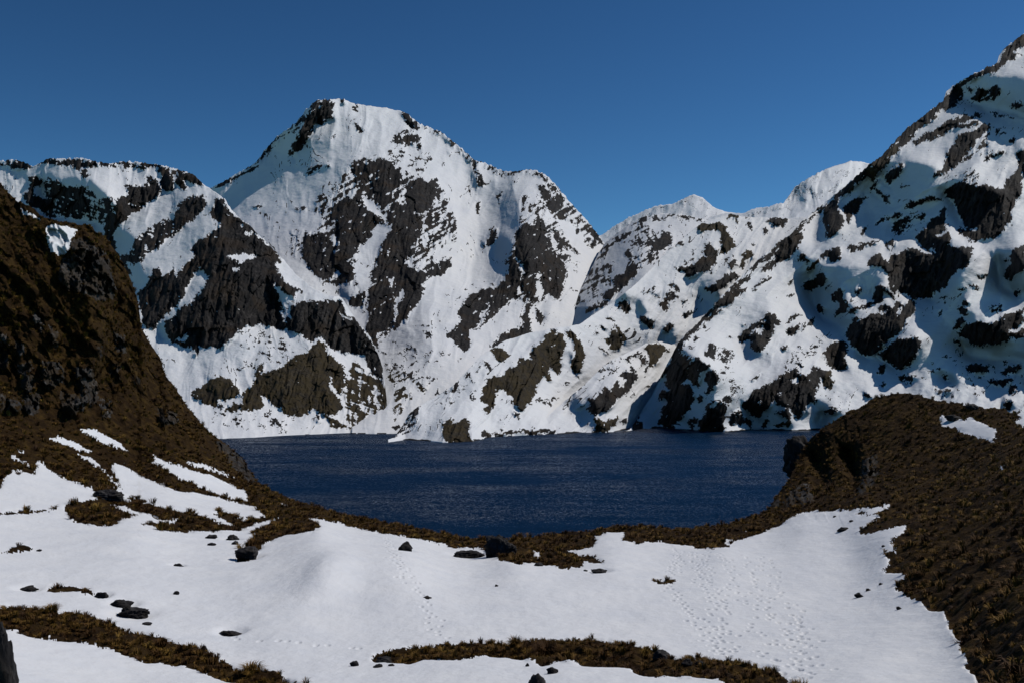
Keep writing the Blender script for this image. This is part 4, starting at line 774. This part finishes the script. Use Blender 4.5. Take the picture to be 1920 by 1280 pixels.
SNOW = [  # snow over the brown turf, drawn in order; 'g' puts turf back, 'c' is bare cliff rock
 ('I','s',"-60,230 0,190 20,150 75,95 105,135 90,95 200,120 190,80 250,80 330,120 420,170 520,205 560,250 460,270 370,290 350,315 200,325 0,335 -60,340"),
 ('I','s',"190,60 215,40 260,75 300,105 240,90"), ('I','s',"50,0 75,5 120,35 170,62 150,62 90,32"), ('H','s',"95,575 115,575 132,592 112,592"),
 ('I','s',"435,5 500,20 580,90 640,150 690,205 660,160 620,80 640,48 680,65 760,110 860,160 950,190 1000,210 1090,220 1250,260 1330,280 1420,300 1480,345 1440,360 1380,360 1385,385 1340,370 1290,330 1220,320 1190,345 1250,375 1320,405 1260,405 1180,370 1090,345 960,320 860,290 760,270 700,265 640,225 600,190 660,195 625,150 560,90 500,50"),
 ('I','s',"845,5 930,50 1050,90 1190,130 1290,175 1370,210 1385,265 1290,250 1200,225 1110,195 1080,165 1000,135 940,95 900,80 840,50 870,30"),
 ('I','s',"1045,45 1100,50 1190,85 1310,140 1260,125 1160,95 1060,65"), ('H','s',"265,505 330,500 420,530 515,585 450,580 360,550"), ('H','s',"450,460 510,455 580,490 650,520 720,590 640,560 560,530 490,495"),
 ('I','s',"1555,272 1580,278 1615,292 1600,300"),
 ('I','s',"-900,345 0,345 250,330 360,312 450,285 620,285 720,310 880,355 995,375 960,392 860,388 770,392 895,412 890,435 1000,437 1200,440 1330,430 1590,345 1610,372 1690,365 1750,360 1850,380 1970,415 2090,440 2240,465 2390,495 2540,530 2690,535 2730,580 2790,600 2890,620 2970,615 3095,635 3140,650 3240,642 3262,607 3372,617 3222,567 3162,542 3252,532 3302,527 3327,492 3312,472 3382,442 3492,439 3472,497 3562,507 3672,492 3762,512 3882,517 3882,532 3982,532 4072,522 4092,492 4222,457 4290,430 4350,400 4450,340 4530,325 4770,315 4965,295 4940,325 4870,345 4810,352 4920,347 4860,387 4795,432 4810,457 4870,452 4970,422 5060,397 5050,442 5000,482 4970,512 5005,517 5000,547 4970,572 4960,622 4925,662 5050,667 5050,712 5000,737 5000,767 5040,782 5050,802 5100,827 5140,837 5190,882 5270,892 5300,992 5360,1052 5355,1102 5400,1152 5380,1197 5450,1242 5460,1292 5550,1500 5700,2600 -900,2600"),
 ('I','g',"355,310 450,285 590,280 680,315 765,350 690,365 640,395 540,405 460,395 400,370"),
 ('I','g',"-900,300 0,332 120,322 250,326 120,340 0,345 -900,360"),
 ('J','g',"120,600 150,540 200,495 250,445 320,390 400,335 470,330 515,352 570,378 590,412 550,445 420,452 340,478 290,505 240,550 190,598"),
 ('I','g',"1400,450 1430,420 1560,385 1480,430 1420,460"), ('I','g',"20,560 60,535 120,528 180,540 175,555 100,555"),
 ('I','g',"230,780 300,745 400,745 500,770 540,790 480,790 380,770 300,770"),
 ('I','g',"700,250 760,245 820,265 820,275 740,270"), ('I','g',"840,350 900,360 985,375 960,380 890,370"),
 ('K','g',"1250,715 1300,705 1345,712 1400,718 1380,725 1340,742 1290,735"), ('K','g',"860,565 930,580 990,612 900,605"),
 ('N','g',"70,520 150,505 240,500 255,520 170,530 90,530"), ('N','g',"960,335 1000,320 1020,335 990,345"), ('N','g',"1120,570 1160,560 1200,560 1190,585 1140,580"),
 ('I','g',"-900,800 -300,840 0,870 70,860 190,880 280,890 370,885 470,895 560,940 660,970 760,1000 860,1020 980,1060 1080,1080 1140,1110 1220,1160 1290,1190 1390,1220 1460,1215 1520,1240 1640,1290 1900,1420 1750,1450 1400,1340 1250,1270 1130,1230 980,1190 900,1165 820,1165 740,1140 600,1100 470,1070 320,1045 200,1030 110,1010 30,990 0,985 -300,960 -900,950"),
 ('Z','g',"697,1240 705,1228 725,1226 740,1222 760,1218 800,1213 850,1212 900,1210 945,1208 1000,1205 1050,1202 1100,1198 1150,1203 1190,1215 1230,1222 1270,1232 1330,1238 1380,1245 1440,1257 1480,1282 1560,1330 1480,1340 1400,1300 1340,1281 1300,1277 1253,1274 1220,1272 1196,1267 1186,1256 1173,1251 1136,1250 1095,1248 1048,1243 1015,1250 1001,1240 934,1235 904,1235 880,1240 847,1241 800,1239 770,1245 730,1243"),
 ('A','s',"255,490 310,490 370,487 435,515 400,560 385,600 390,630 340,660 290,640 265,580"), ('A','s',"110,390 150,410 235,450 190,445 140,425"),
 ('M','s',"1435,230 1500,240 1580,265 1600,245 1680,280 1755,315 1745,350 1740,395 1700,370 1640,355 1580,340 1530,305 1450,300"), ('M','s',"1860,225 1905,215 2000,230 1990,310 1905,300 1850,275 1890,255"),
 ('M','s',"1765,512 1790,508 1795,525 1772,530"), ('M','s',"340,880 358,880 352,892"), ('M','s',"235,930 275,925 270,955 245,960"), ('K','s',"585,545 610,545 635,585 600,575"),
 ('T','c.1',"560,740 640,700 700,680 800,700 900,720 980,760 1000,900 1030,1000 1010,1090 900,1110 820,1090 760,1060 560,1000 500,900"),
 ('T','c.3',"640,580 700,540 760,560 860,640 960,700 900,720 800,700 700,680 620,640"),
 ('U','c.33',"280,120 350,130 380,200 380,320 330,300"), ('U','c.33',"0,320 60,330 80,500 60,620 0,640"), ('U','c.38',"130,380 210,400 220,500 160,520"), ('U','c.23',"150,580 280,560 300,700 300,820 200,840 180,720"),
 ('U','c.33',"370,560 520,560 580,640 560,740 420,800 360,740"), ('U','c.23',"660,600 820,620 860,760 880,900 800,960 700,860"), ('U','c.20',"200,850 360,830 350,960 300,1040 230,1000"), ('U','c.28',"520,830 640,840 760,900 750,1000 640,1030 560,980"),
 ('U','c.38',"1010,300 1110,330 1120,480 1030,480"), ('U','c.43',"1380,960 1560,1000 1600,1100 1440,1120"), ('U','c.43',"1170,680 1250,720 1240,790 1180,750"), ('U','c.38',"430,240 500,300 520,440 470,420"), ('U','c.43',"0,850 180,900 200,1000 0,1020"),
 ('U','c.48',"880,880 1000,900 980,1080 900,1040"), ('U','c.48',"850,420 920,420 910,520"), ('U','c.43',"1000,560 1080,600 1060,700 980,660"),
 ('M','c.45',"560,720 620,640 700,600 740,720 580,740"), ('M','c.5',"1000,480 1090,450 1090,560 1050,640 980,680 940,700 1000,600"), ('M','c.3',"490,740 540,690 560,720 520,745"),
 ('Z','c.3',"448,850 470,872 486,898 470,905 445,885 420,850 400,822 425,835"),
]

def build_ground():
    img = np.zeros((VH, UW), np.int16); info = {0: ('g', 0.)}
    k = 0
    for reg, kind, s in SNOW:
        poly = pts_of(s, reg)
        if kind[0] == 'g': paint(img, poly, 0); continue
        k += 1; info[k] = (kind[0], float(kind[1:] or 0)); paint(img, poly, k)
    us = []
    u = -310.0
    while u < 2250:
        us.append(u)
        u += 4.0 if (u < -20 or u > 1940) else (1.15 if (715 < u < 835 or 1240 < u < 1600) else 1.7)
    us = np.array(us); n = len(us)
    vc = np.interp(us, GCREST[:, 0], GCREST[:, 1]) + 2.2 * fbm(us / 22, us * 0 + 1.7, 4, 15)
    m = 400
    t = np.linspace(0, 1, m)
    V = 1292 + (vc - 1292)[:, None] * t[None]
    low = np.array([1740., 1650, 1570, 1500, 1440, 1395, 1360, 1335, 1317, 1304])
    V = np.concatenate([np.repeat(low[None], n, 0), V], 1); m = V.shape[1]
    U = np.repeat(us[:, None], m, 1)
    D = tps_eval(gfit, U, V)
    # knobbly cliff on the left, hollows on the right hill
    isc = np.array([1. if info[q][0] == 'c' else 0. for q in range(k + 1)]); iss = np.array([1. if info[q][0] == 's' else 0. for q in range(k + 1)])
    Cm = sample(gblur(isc[img][::2, ::2], 3.0), U, V, 2.0)
    Sm = sample(gblur(iss[img][::2, ::2], 1.6), U, V, 2.0)
    steep = np.clip((820 - V) / 140, 0, 1) * np.clip((520 - U) / 120, 0, 1) + np.clip((1000 - V) / 60, 0, 1) * np.clip((U - 1440) / 50, 0, 1) * np.clip((1680 - U) / 80, 0, 1) * .45
    sc = D / 110.
    sl = U - .55 * V                                        # ribs run down to the right
    wu = 6 * fbm(U / 24, V / 24, 3, 37); wv = 6 * fbm(U / 24, V / 24, 3, 38)
    D = D + sc * steep * (2.4 * fbm(sl / 80, V / 90, 3, 35) + 1.9 * np.abs(fbm((sl + wu) / 34, V / 110, 3, 45)) + .5 * crag((sl + wu) / 22, (V + wv) / 26, 46))
    D = D - sc * 1.0 * Cm + sc * Cm * (1.5 * crag((U + wu) / 20, (V + wv) / 26, 55) + .55 * crag((U + wu) / 7, (V + wv) / 8, 56) + 1.2 * np.abs(fbm(U / 16, V / 60, 3, 65)))
    for pl, amp, wl, wr in [("165,560 190,600 170,680", 3.5, 30, 20), ("1590,850 1605,880 1600,915", -4.5, 16, 12), ("1530,860 1545,900 1530,940", -3.0, 16, 14)]:
        d, s = dist_side(U, V, lines_of(pl)); D = D - sc * amp * np.exp(-(d / (wl + (wr - wl) * (.5 + .5 * np.tanh(s / 10)))) ** 2)
    P = place(U, V, D)
    X, Y = P[..., 0], P[..., 1]
    turf = (1 - Sm) * (1 - Cm)
    fade = np.clip(Y / 25., .3, 1)
    P[..., 2] += turf * (.42 * fbm(X / 2.6, Y / 2.6, 4, 75) + .25 * fbm(X / .8, Y / .8, 3, 85)) * fade + Sm * (.16 * fbm(X / 9, Y / 9, 3, 95) + .035 * fbm(X / 1.1, Y / 2.4, 4, 99))
    P[..., 2] += .10 * Sm
    dome = 1 / (1 + np.exp(-(U - 590 + .25 * (V - 1080)) / 17)) * np.exp(-(np.maximum(U - 600, 0) / 230) ** 2) * np.exp(-((V - 1085) / 52) ** 2)
    P[..., 2] += .95 * dome
    for (u_, v_, w_) in [(247, 1153, 62), (230, 1131, 40), (188, 1117, 28), (758, 1038, 30), (879, 1044, 54), (461, 1047, 44), (1008, 1298, 46), (433, 1188, 40), (435, 1010, 27), (1124, 1072, 32), (333, 1061, 20), (54, 1105, 36)]:
        c_ = place(u_, v_, tps_eval(gfit, np.array([float(u_)]), np.array([float(v_)]))[0]); r_ = w_ * c_[1] / FPX * .68   # melt hollows round the boulders
        e_ = ((P[..., 0] - c_[0]) / r_) ** 2 + ((P[..., 1] - c_[1]) / (r_ * 1.5)) ** 2
        P[..., 2] -= Sm * .16 * np.exp(-e_ * e_)
    # footprints pressed into the snow
    prints = []
    def walk(s, stride, spread, wob):
        pl = lines_of(s)
        Wp = place(pl[:, 0], pl[:, 1], tps_eval(gfit, pl[:, 0], pl[:, 1]))[:, :2]
        L = np.concatenate([[0], np.cumsum(np.hypot(*np.diff(Wp, axis=0).T))])
        a = 0.0; side = 1
        while a < L[-1]:
            x = np.interp(a, L, Wp[:, 0]); y = np.interp(a, L, Wp[:, 1])
            prints.append((x + side * .13 + rng.normal(0, spread), y + rng.normal(0, wob)))
            a += stride * rng.uniform(.8, 1.25); side = -side
    walk("1278,1035 1262,1060 1250,1085 1258,1110 1275,1130 1300,1160 1320,1190 1340,1215 1352,1236", .52, .10, .05)
    walk("1268,1030 1275,1055 1262,1080", .6, .2, .1)
    for q, (a, b) in enumerate([(1296, 1350), (1318, 1376)]):
        walk(f"{a},1035 {a + 12},1075 {(a + b) // 2 + 8},1120 {b - 8},1180 {b},1236", .62, .22, .15)
    for q in range(3):
        a = 1345 + q * 40
        walk(f"{a},{1040 + q * 4} {a + 25},{1075 + q * 3} {a + 38},1120 {a + 78},1170 {a + 92},1225 {a + 104},1285", .8, .26, .2)
    walk("1490,1160 1503,1190 1500,1230 1508,1290", .62, .12, .1)
    walk("725,1012 735,1045 742,1070 758,1100 775,1120 795,1135 806,1155 815,1180 822,1205", .55, .13, .08)
    walk("738,1060 750,1085 770,1112", .6, .3, .2)
    walk("430,1200 500,1206 560,1210 620,1215 690,1222", .6, .16, .12)
    for (x, y) in prints:
        uu = 960 + x / y * FPX
        c0, c1 = np.searchsorted(us, [uu - 14, uu + 14])
        if c1 - c0 < 2: continue
        dx = P[c0:c1, :, 0] - x; dy = P[c0:c1, :, 1] - y
        e = (dx / .10) ** 2 + (dy / .17) ** 2
        P[c0:c1, :, 2] -= Sm[c0:c1] * (.05 * np.exp(-e * e) - .006 * np.exp(-((np.sqrt(e) - 1.45) / .35) ** 2))
    back = []
    for dd in (1.5, 5, 13, 28, 50, 85):
        q = P[:, -1].copy(); q[:, 1] += dd; q[:, 2] -= .45 * dd + .006 * dd * dd
        q[:, 0] *= (P[:, -1, 1] + dd) / P[:, -1, 1]; back.append(q)
    G = np.concatenate([P, np.stack(back, 1)], 1); mm = G.shape[1]
    idx = np.arange(n * mm).reshape(n, mm)
    quads = np.stack([idx[:-1, :-1], idx[1:, :-1], idx[1:, 1:], idx[:-1, 1:]], -1)
    av = lambda A: .25 * (A[:-1, :-1] + A[1:, :-1] + A[1:, 1:] + A[:-1, 1:])
    uc, vn = av(U), av(V)
    w1 = fbm(uc / 11, vn / 7, 4, 82, .6); w2 = fbm(uc / 11, vn / 7, 4, 92, .6)
    ids = nearest(img, uc + 7.0 * w1 + 3.0 * perlin(uc / 3.6, vn / 2.4, 86), vn + 4.0 * w2 + 1.6 * perlin(uc / 3.6, vn / 2.4, 96)).astype(int)
    ids = np.where(vn > 1425, nearest(img, uc, uc * 0 + 1420), ids)
    brk = np.array([info[q][1] for q in range(k + 1)])
    hole = fbm(uc / 9 + .5 * w2, vn / 11, 4, 102, .6) + .3 * fbm(uc / 3, vn / 3.2, 2, 112)
    ids = np.where((brk[ids] > 0) & (hole < (brk[ids] - .5) * 1.15 - .05), 0, ids)
    full = np.zeros(quads.shape[:2], int); full[:, :m - 1] = ids
    zone = np.zeros(full.shape, int)                       # which hill a turf face belongs to
    UC = np.zeros(full.shape); VC = np.full(full.shape, 0.); UC[:, :m - 1] = uc; VC[:, :m - 1] = vn
    UC[:, m - 1:] = UC[:, m - 2:m - 1]; VC[:, m - 1:] = VC[:, m - 2:m - 1]
    zone[:] = 1                                            # lake rim
    zone[(UC < 545) & (VC < 1075)] = 0
    zone[(UC > 1436) & (VC < 1320) & ((VC < 1150) | (UC > 1560))] = 2
    zone[(VC > 1120) & (UC < 640)] = 3
    zone[(VC > 1170) & (UC >= 640) & (UC < 1590)] = 4
    V3 = G.reshape(-1, 3)
    roots = {}
    names = {0: ("left_hillside", "steep brown tussock hillside with grey crags on the left"), 1: ("lake_rim", "low brown grassy rim along the near edge of the lake"),
             2: ("right_hill", "dark brown rounded tussock hill on the right of the snow basin"), 3: ("turf_bank", "long brown turf bank crossing the snow at the lower left"), 4: ("turf_bank", "brown turf bank in the snow at the bottom centre")}
    cats = {0: "hillside", 1: "bank", 2: "hill", 3: "bank", 4: "bank"}
    for z in range(5):
        f = quads[(full == 0) & (zone == z)]
        roots[z] = link(names[z][0], mesh_of(names[z][0], V3, f, MAT['turf']), label=names[z][1], cat=cats[z], kind='structure')
    areas = np.array([(full == q).sum() for q in range(k + 1)])
    bowl = int(np.argmax(np.where(iss > 0, areas, 0)))
    link("snow_field", mesh_of("snow_field", V3, quads[full == bowl], MAT['snow_near']), label="broad white snow basin across the foreground, crossed by footprints", cat="snow field", kind='structure')
    for q in range(1, k + 1):
        if q == bowl or areas[q] < 4: continue
        f = quads[full == q]; z = int(np.round(np.median(zone[full == q])))
        nm = 'snow_patch' if info[q][0] == 's' else 'rock_face'
        link(nm, mesh_of(nm, V3, f, MAT['snow_near'] if nm == 'snow_patch' else MAT['cliff']), parent=roots[z])
    return us, U, V, P, G, quads, full, zone, roots

us_g, Ug, Vg, Pg, Gg, Qg, Fg, Zg, ROOT = build_ground()
gcut = np.array([us_g[0], us_g[-1]])

def ground_at(u, v):
    """point on the built ground seen at photo pixel (u, v)"""
    i = int(np.clip(np.searchsorted(us_g, u), 0, len(us_g) - 1))
    j = int(np.argmin(np.abs(Vg[i] - v)))
    return Pg[i, j].copy()
# ------------------------------------------------------------------ tussock grass: a few clump shapes scattered over the turf
def clump(name, seed, nbl, h, spread, wid):
    r = np.random.default_rng(seed)
    vs, fs = [], []
    for b in range(nbl):
        a = r.uniform(0, 2 * np.pi); rad = spread * .35 * np.sqrt(r.uniform()); x0, y0 = rad * np.cos(a), rad * np.sin(a)
        a2 = a + r.normal(0, .6); ln = h * r.uniform(.55, 1.15); out = spread * r.uniform(.25, 1.0); w = wid * r.uniform(.7, 1.3)
        tx, ty = -np.sin(a2) * w, np.cos(a2) * w
        k = len(vs)
        for (f, zz, ww) in ((0, 0, 1), (.38, .72, .8), (1, 1 - .35 * out / spread, 0)):
            cx, cy = x0 + np.cos(a2) * out * f, y0 + np.sin(a2) * out * f
            if ww: vs += [(cx - tx * ww, cy - ty * ww, zz * ln - .08), (cx + tx * ww, cy + ty * ww, zz * ln - .08)]
            else: vs.append((cx, cy, zz * ln - .08))
        fs += [(k, k + 1, k + 3), (k, k + 3, k + 2), (k + 2, k + 3, k + 4)]
    return mesh_of(name, np.array(vs), np.array(fs), MAT['blade'], True)

protos = bpy.data.collections.new("tussock_shapes")
for q in range(6):
    protos.objects.link(bpy.data.objects.new("tussock_shape", clump("tussock_shape", 40 + q, 46, (.34, .42, .5, .3, .4, .55)[q], (.34, .4, .36, .42, .3, .44)[q], .017)))

ng = bpy.data.node_groups.new("scatter_tussock", 'GeometryNodeTree')
ng.interface.new_socket("Geometry", in_out='INPUT', socket_type='NodeSocketGeometry')
ng.interface.new_socket("Geometry", in_out='OUTPUT', socket_type='NodeSocketGeometry')
gi = ng.nodes.new("NodeGroupInput"); go = ng.nodes.new("NodeGroupOutput")
iop = ng.nodes.new("GeometryNodeInstanceOnPoints"); ci = ng.nodes.new("GeometryNodeCollectionInfo")
ci.inputs["Collection"].default_value = protos
ci.inputs["Separate Children"].default_value = True
ci.inputs["Reset Children"].default_value = True
iop.inputs["Pick Instance"].default_value = True
ar = ng.nodes.new("GeometryNodeInputNamedAttribute"); ar.data_type = 'FLOAT_VECTOR'; ar.inputs["Name"].default_value = "turn"
asz = ng.nodes.new("GeometryNodeInputNamedAttribute"); asz.data_type = 'FLOAT_VECTOR'; asz.inputs["Name"].default_value = "size"
ng.links.new(gi.outputs[0], iop.inputs["Points"]); ng.links.new(ci.outputs[0], iop.inputs["Instance"])
ng.links.new(ar.outputs["Attribute"], iop.inputs["Rotation"]); ng.links.new(asz.outputs["Attribute"], iop.inputs["Scale"])
ng.links.new(iop.outputs[0], go.inputs[0])

def scatter(zone, dens, smin, smax, label, seed, maxn=42000):
    r = np.random.default_rng(seed)
    sel = (Fg == 0) & (Zg == zone)
    q = Qg[sel]; V3 = Gg.reshape(-1, 3)
    a, b, c, d = (V3[q[:, k]] for k in range(4))
    nrm = np.cross(c - a, d - b); ar_ = .5 * np.linalg.norm(nrm, axis=1)
    keep = (a[:, 1] > 9)
    ar_ = ar_ * keep
    tot = int(min(maxn, dens * ar_.sum()))
    f = r.choice(len(q), tot, p=ar_ / ar_.sum())
    s, t = r.uniform(0, 1, (2, tot, 1))
    p = (a[f] * (1 - s) + b[f] * s) * (1 - t) + (d[f] * (1 - s) + c[f] * s) * t
    cl = fbm(p[:, 0] / 4, p[:, 1] / 4, 3, 120)
    ok = r.uniform(-.5, .6, tot) < cl + .25
    p = p[ok]; n = len(p)
    me = bpy.data.meshes.new("tussock_grass")
    me.vertices.add(n); me.vertices.foreach_set("co", p.astype(np.float32).ravel())
    turn = np.stack([r.normal(0, .15, n), r.normal(0, .15, n), r.uniform(0, 6.28, n)], -1)
    sz = (smin + (smax - smin) * r.uniform(0, 1, n) ** 1.8)[:, None] * np.array([1, 1, 1.]) * np.stack([np.ones(n), np.ones(n), r.uniform(.7, 1.15, n)], -1)
    for nm, arr in (("turn", turn), ("size", sz)):
        at = me.attributes.new(nm, 'FLOAT_VECTOR', 'POINT'); at.data.foreach_set("vector", arr.astype(np.float32).ravel())
    me.materials.append(MAT['blade'])
    o = link("tussock_grass", me, label=label, cat="grass", kind='stuff')
    md = o.modifiers.new("scatter", 'NODES'); md.node_group = ng
    print("tussock", zone, n, "area", ar_.sum())
    return o

scatter(0, 3.2, .6, 1.45, "brown tussock grass covering the steep left hillside", 201)
scatter(1, 7.0, .5, 1.1, "brown tussock grass along the rim of the lake", 202)
scatter(2, 11.0, .32, 1.1, "dark brown tussock grass covering the hill on the right", 203)
scatter(3, 16.0, .3, .75, "tussock grass on the turf bank at the lower left", 204)
scatter(4, 16.0, .3, .7, "tussock grass on the turf bank at the bottom centre", 205)
# ------------------------------------------------------------------ loose boulders and single tussocks
import bmesh
from mathutils import noise as mnoise, Vector
def rock_mesh(name, seed, w, dpt, h, sub, sharp=.5, peak=0.0):
    bm = bmesh.new(); bmesh.ops.create_icosphere(bm, subdivisions=sub, radius=1.0)
    r = random.Random(seed)
    cuts = [(Vector((r.gauss(0, 1), r.gauss(0, 1), abs(r.gauss(.3, .8)))).normalized(), r.uniform(.62, .92)) for _ in range(9)]
    off = Vector((seed * 3.1, seed * 1.7, 0))
    for v in bm.verts:
        p = v.co.copy()
        for n, c in cuts:                                   # flat fracture faces
            t = p.dot(n)
            if t > c: p -= n * (t - c) * .9
        p *= 1 + .30 * mnoise.fractal(p * 1.2 + off, .7, 2.0, 4) + .13 * sharp * mnoise.fractal(p * 3.6 + off, .6, 2.0, 4)
        if peak and p.z > 0: p.x *= 1 - peak * p.z; p.y *= 1 - peak * p.z
        v.co = (p.x * w / 2 * 1.08, p.y * dpt / 2, p.z * h * .62 + h * .36)
    me = bpy.data.meshes.new(name); bm.to_mesh(me); bm.free()
    for f in me.polygons: f.use_smooth = True
    me.materials.append(MAT['boulder'])
    return me

def boulder(name, u, v, w, h, label, group=None, peak=0.0, d=None, cat="boulder"):
    p = ground_at(u, v) if d is None else place(u, v, d)
    m = p[1] / FPX
    s = abs(hash((u, v))) % 97
    o = link(name, rock_mesh(name, s, w * m, w * m * random.uniform(.7, 1.0), h * m, 5 if w > 48 else (4 if w > 18 else 3), .9, peak), label=label, cat=cat, group=group)
    o.location = p; o.rotation_euler = (random.uniform(-.08, .08), random.uniform(-.08, .08), random.uniform(-.3, .3))
    return o

GR = "boulders lying in the snow basin"
for a in [
 ("boulder", 247, 1153, 62, 26, "broad dark boulder in the lower left snow, biggest of its pair"),
 ("boulder", 230, 1131, 40, 17, "smaller dark boulder just above the broad one in the lower left snow"),
 ("boulder", 188, 1117, 28, 15, "dark boulder at the right end of a thin grass strip on the snow"),
 ("boulder", 54, 1105, 36, 11, "flat pale-topped boulder near the left edge of the snow"),
 ("stone", 275, 1175, 18, 6, "flat dark stone in snow just below the broad left boulder"),
 ("stone", 433, 1188, 40, 9, "long flat dark stone in the snow left of centre"),
 ("stone", 329, 1119, 13, 8, "small stone alone in snow, right of the paired boulders"),
 ("stone", 333, 1061, 19, 10, "dark stone alone in the middle of the left snow"),
 ("stone", 395, 1010, 23, 9, "upper left stone of the four below the left turf edge"),
 ("stone", 396, 1025, 17, 7, "lower left stone of the four below the left turf edge"),
 ("stone", 435, 1010, 27, 14, "largest stone of the four below the left turf edge"),
 ("stone", 440, 1024, 13, 9, "smallest stone of the four below the left turf edge"),
 ("boulder", 461, 1047, 44, 28, "dark boulder at the lower tip of the tussock clump on the snow dome"),
 ("stone", 73, 1036, 10, 5, "tiny stone beside the small grass tuft at far left"),
 ("boulder", 201, 936, 62, 22, "dark slab boulder between the snow strips on the left slope"),
 ("stone", 383, 1222, 12, 11, "small stone on the upper edge of the lower left turf bank"),
 ("boulder", 758, 1038, 28, 26, "pointed dark boulder standing alone in snow below the lake rim"),
 ("boulder", 879, 1044, 54, 19, "low wide dark boulder in snow left of the round rim boulder"),
 ("boulder", 937, 1044, 54, 48, "big round grey boulder on the lake rim at centre"),
 ("stone", 1008, 1064, 18, 9, "dark stone at the lower edge of the rim turf, right of the round boulder"),
 ("stone", 931, 1106, 7, 5, "tiny lone stone in the open central snow"),
 ("stone", 801, 1134, 17, 7, "small dark stone on the central footprint trail"),
 ("boulder", 664, 1253, 16, 12, "round stone near the left tip of the bottom centre turf bank"),
 ("stone", 707, 1256, 18, 7, "flat stone just below the left tip of the bottom centre turf bank"),
 ("stone", 733, 1255, 13, 5, "thin flat stone right of the flat one below the bottom turf bank"),
 ("boulder", 1008, 1298, 46, 46, "tall dark boulder cut by the bottom edge, below the turf bank"),
 ("boulder", 1034, 1270, 20, 15, "small dark rock touching the right of the tall bottom boulder"),
 ("stone", 989, 1254, 8, 7, "tiny stone in snow above the tall bottom boulder"),
 ("boulder", 720, 1243, 30, 14, "dark rock at the left tip of the bottom centre turf bank"),
 ("stone", 1124, 1072, 32, 11, "long dark stone lying in snow right of the rim turf"),
 ("stone", 1097, 1073, 9, 4, "tiny stone left of the long one near the rim turf"),
 ("boulder", 1240, 1238, 36, 20, "dark round rock on the crest of the bottom turf bank"),
 ("boulder", 1314, 1250, 26, 16, "dark rock in the right part of the bottom turf bank"),
 ("boulder", 1288, 1254, 22, 15, "grey rock low on the front of the bottom turf bank"),
 ("stone", 1579, 997, 21, 9, "dark stone in the upper right corner of the snow basin"),
 ("stone", 1595, 981, 10, 5, "small stone just above the dark one in the upper right snow"),
 ("stone", 1564, 970, 7, 4, "tiny stone near the top edge of the right snow"),
 ("boulder", 1610, 1125, 17, 11, "roundest dark stone of the row in the right snow"),
 ("stone", 1627, 1112, 12, 5, "thin middle stone of the row in the right snow"),
 ("stone", 1650, 1100, 8, 5, "small upper stone of the row in the right snow, nearest the hill"),
 ("stone", 1684, 1146, 10, 7, "lone small stone near the turf edge of the right hill"),
 ("stone", 1656, 1030, 9, 4, "tiny stone off the ragged turf edge of the right hill"),
 ("boulder", 1787, 789, 34, 13, "dark rock at the top of the snow patch on the right hill"),
 ("boulder", 1820, 767, 22, 14, "dark rock on the skyline of the right hill"),
]:
    boulder(a[0], a[1], a[2], a[3] * .92, a[4] * .8, a[5], GR, peak=.55 if a[1] == 758 else 0.)
ob = boulder("rock_outcrop", 1508, 884, 86, 66, "dark rock outcrop jutting over the water from the right hill", d=117.0, cat="rock")
boulder("boulder", -4, 1420, 84, 262, "tall black rock cut off by the lower left corner", cat="boulder")

for k, (u, v, w, h, lab) in enumerate([
 (1022, 1222, 62, 34, "largest shaggy tussock on the bottom centre turf bank"), (964, 1218, 38, 26, "medium tussock left of the largest on the bottom turf bank"),
 (800, 1220, 20, 17, "small tussock near the left end of the bottom turf bank"), (1291, 1238, 24, 16, "small tussock beside the rocks on the bottom turf bank"),
 (470, 1272, 56, 26, "shaggy tussock at the right end of the lower left turf bank"), (300, 1215, 36, 22, "dark tussock halfway along the lower left turf bank"), (95, 1150, 40, 22, "reddish tussock near the left end of the lower left turf bank")]):
    p = ground_at(u, v); m = p[1] / FPX
    o = link("tussock", clump("tussock", 90 + k, 240, h * m * 1.05, w * m * .55, .012), label=lab, cat="tussock", group="single tussocks on the turf banks")
    o.location = p
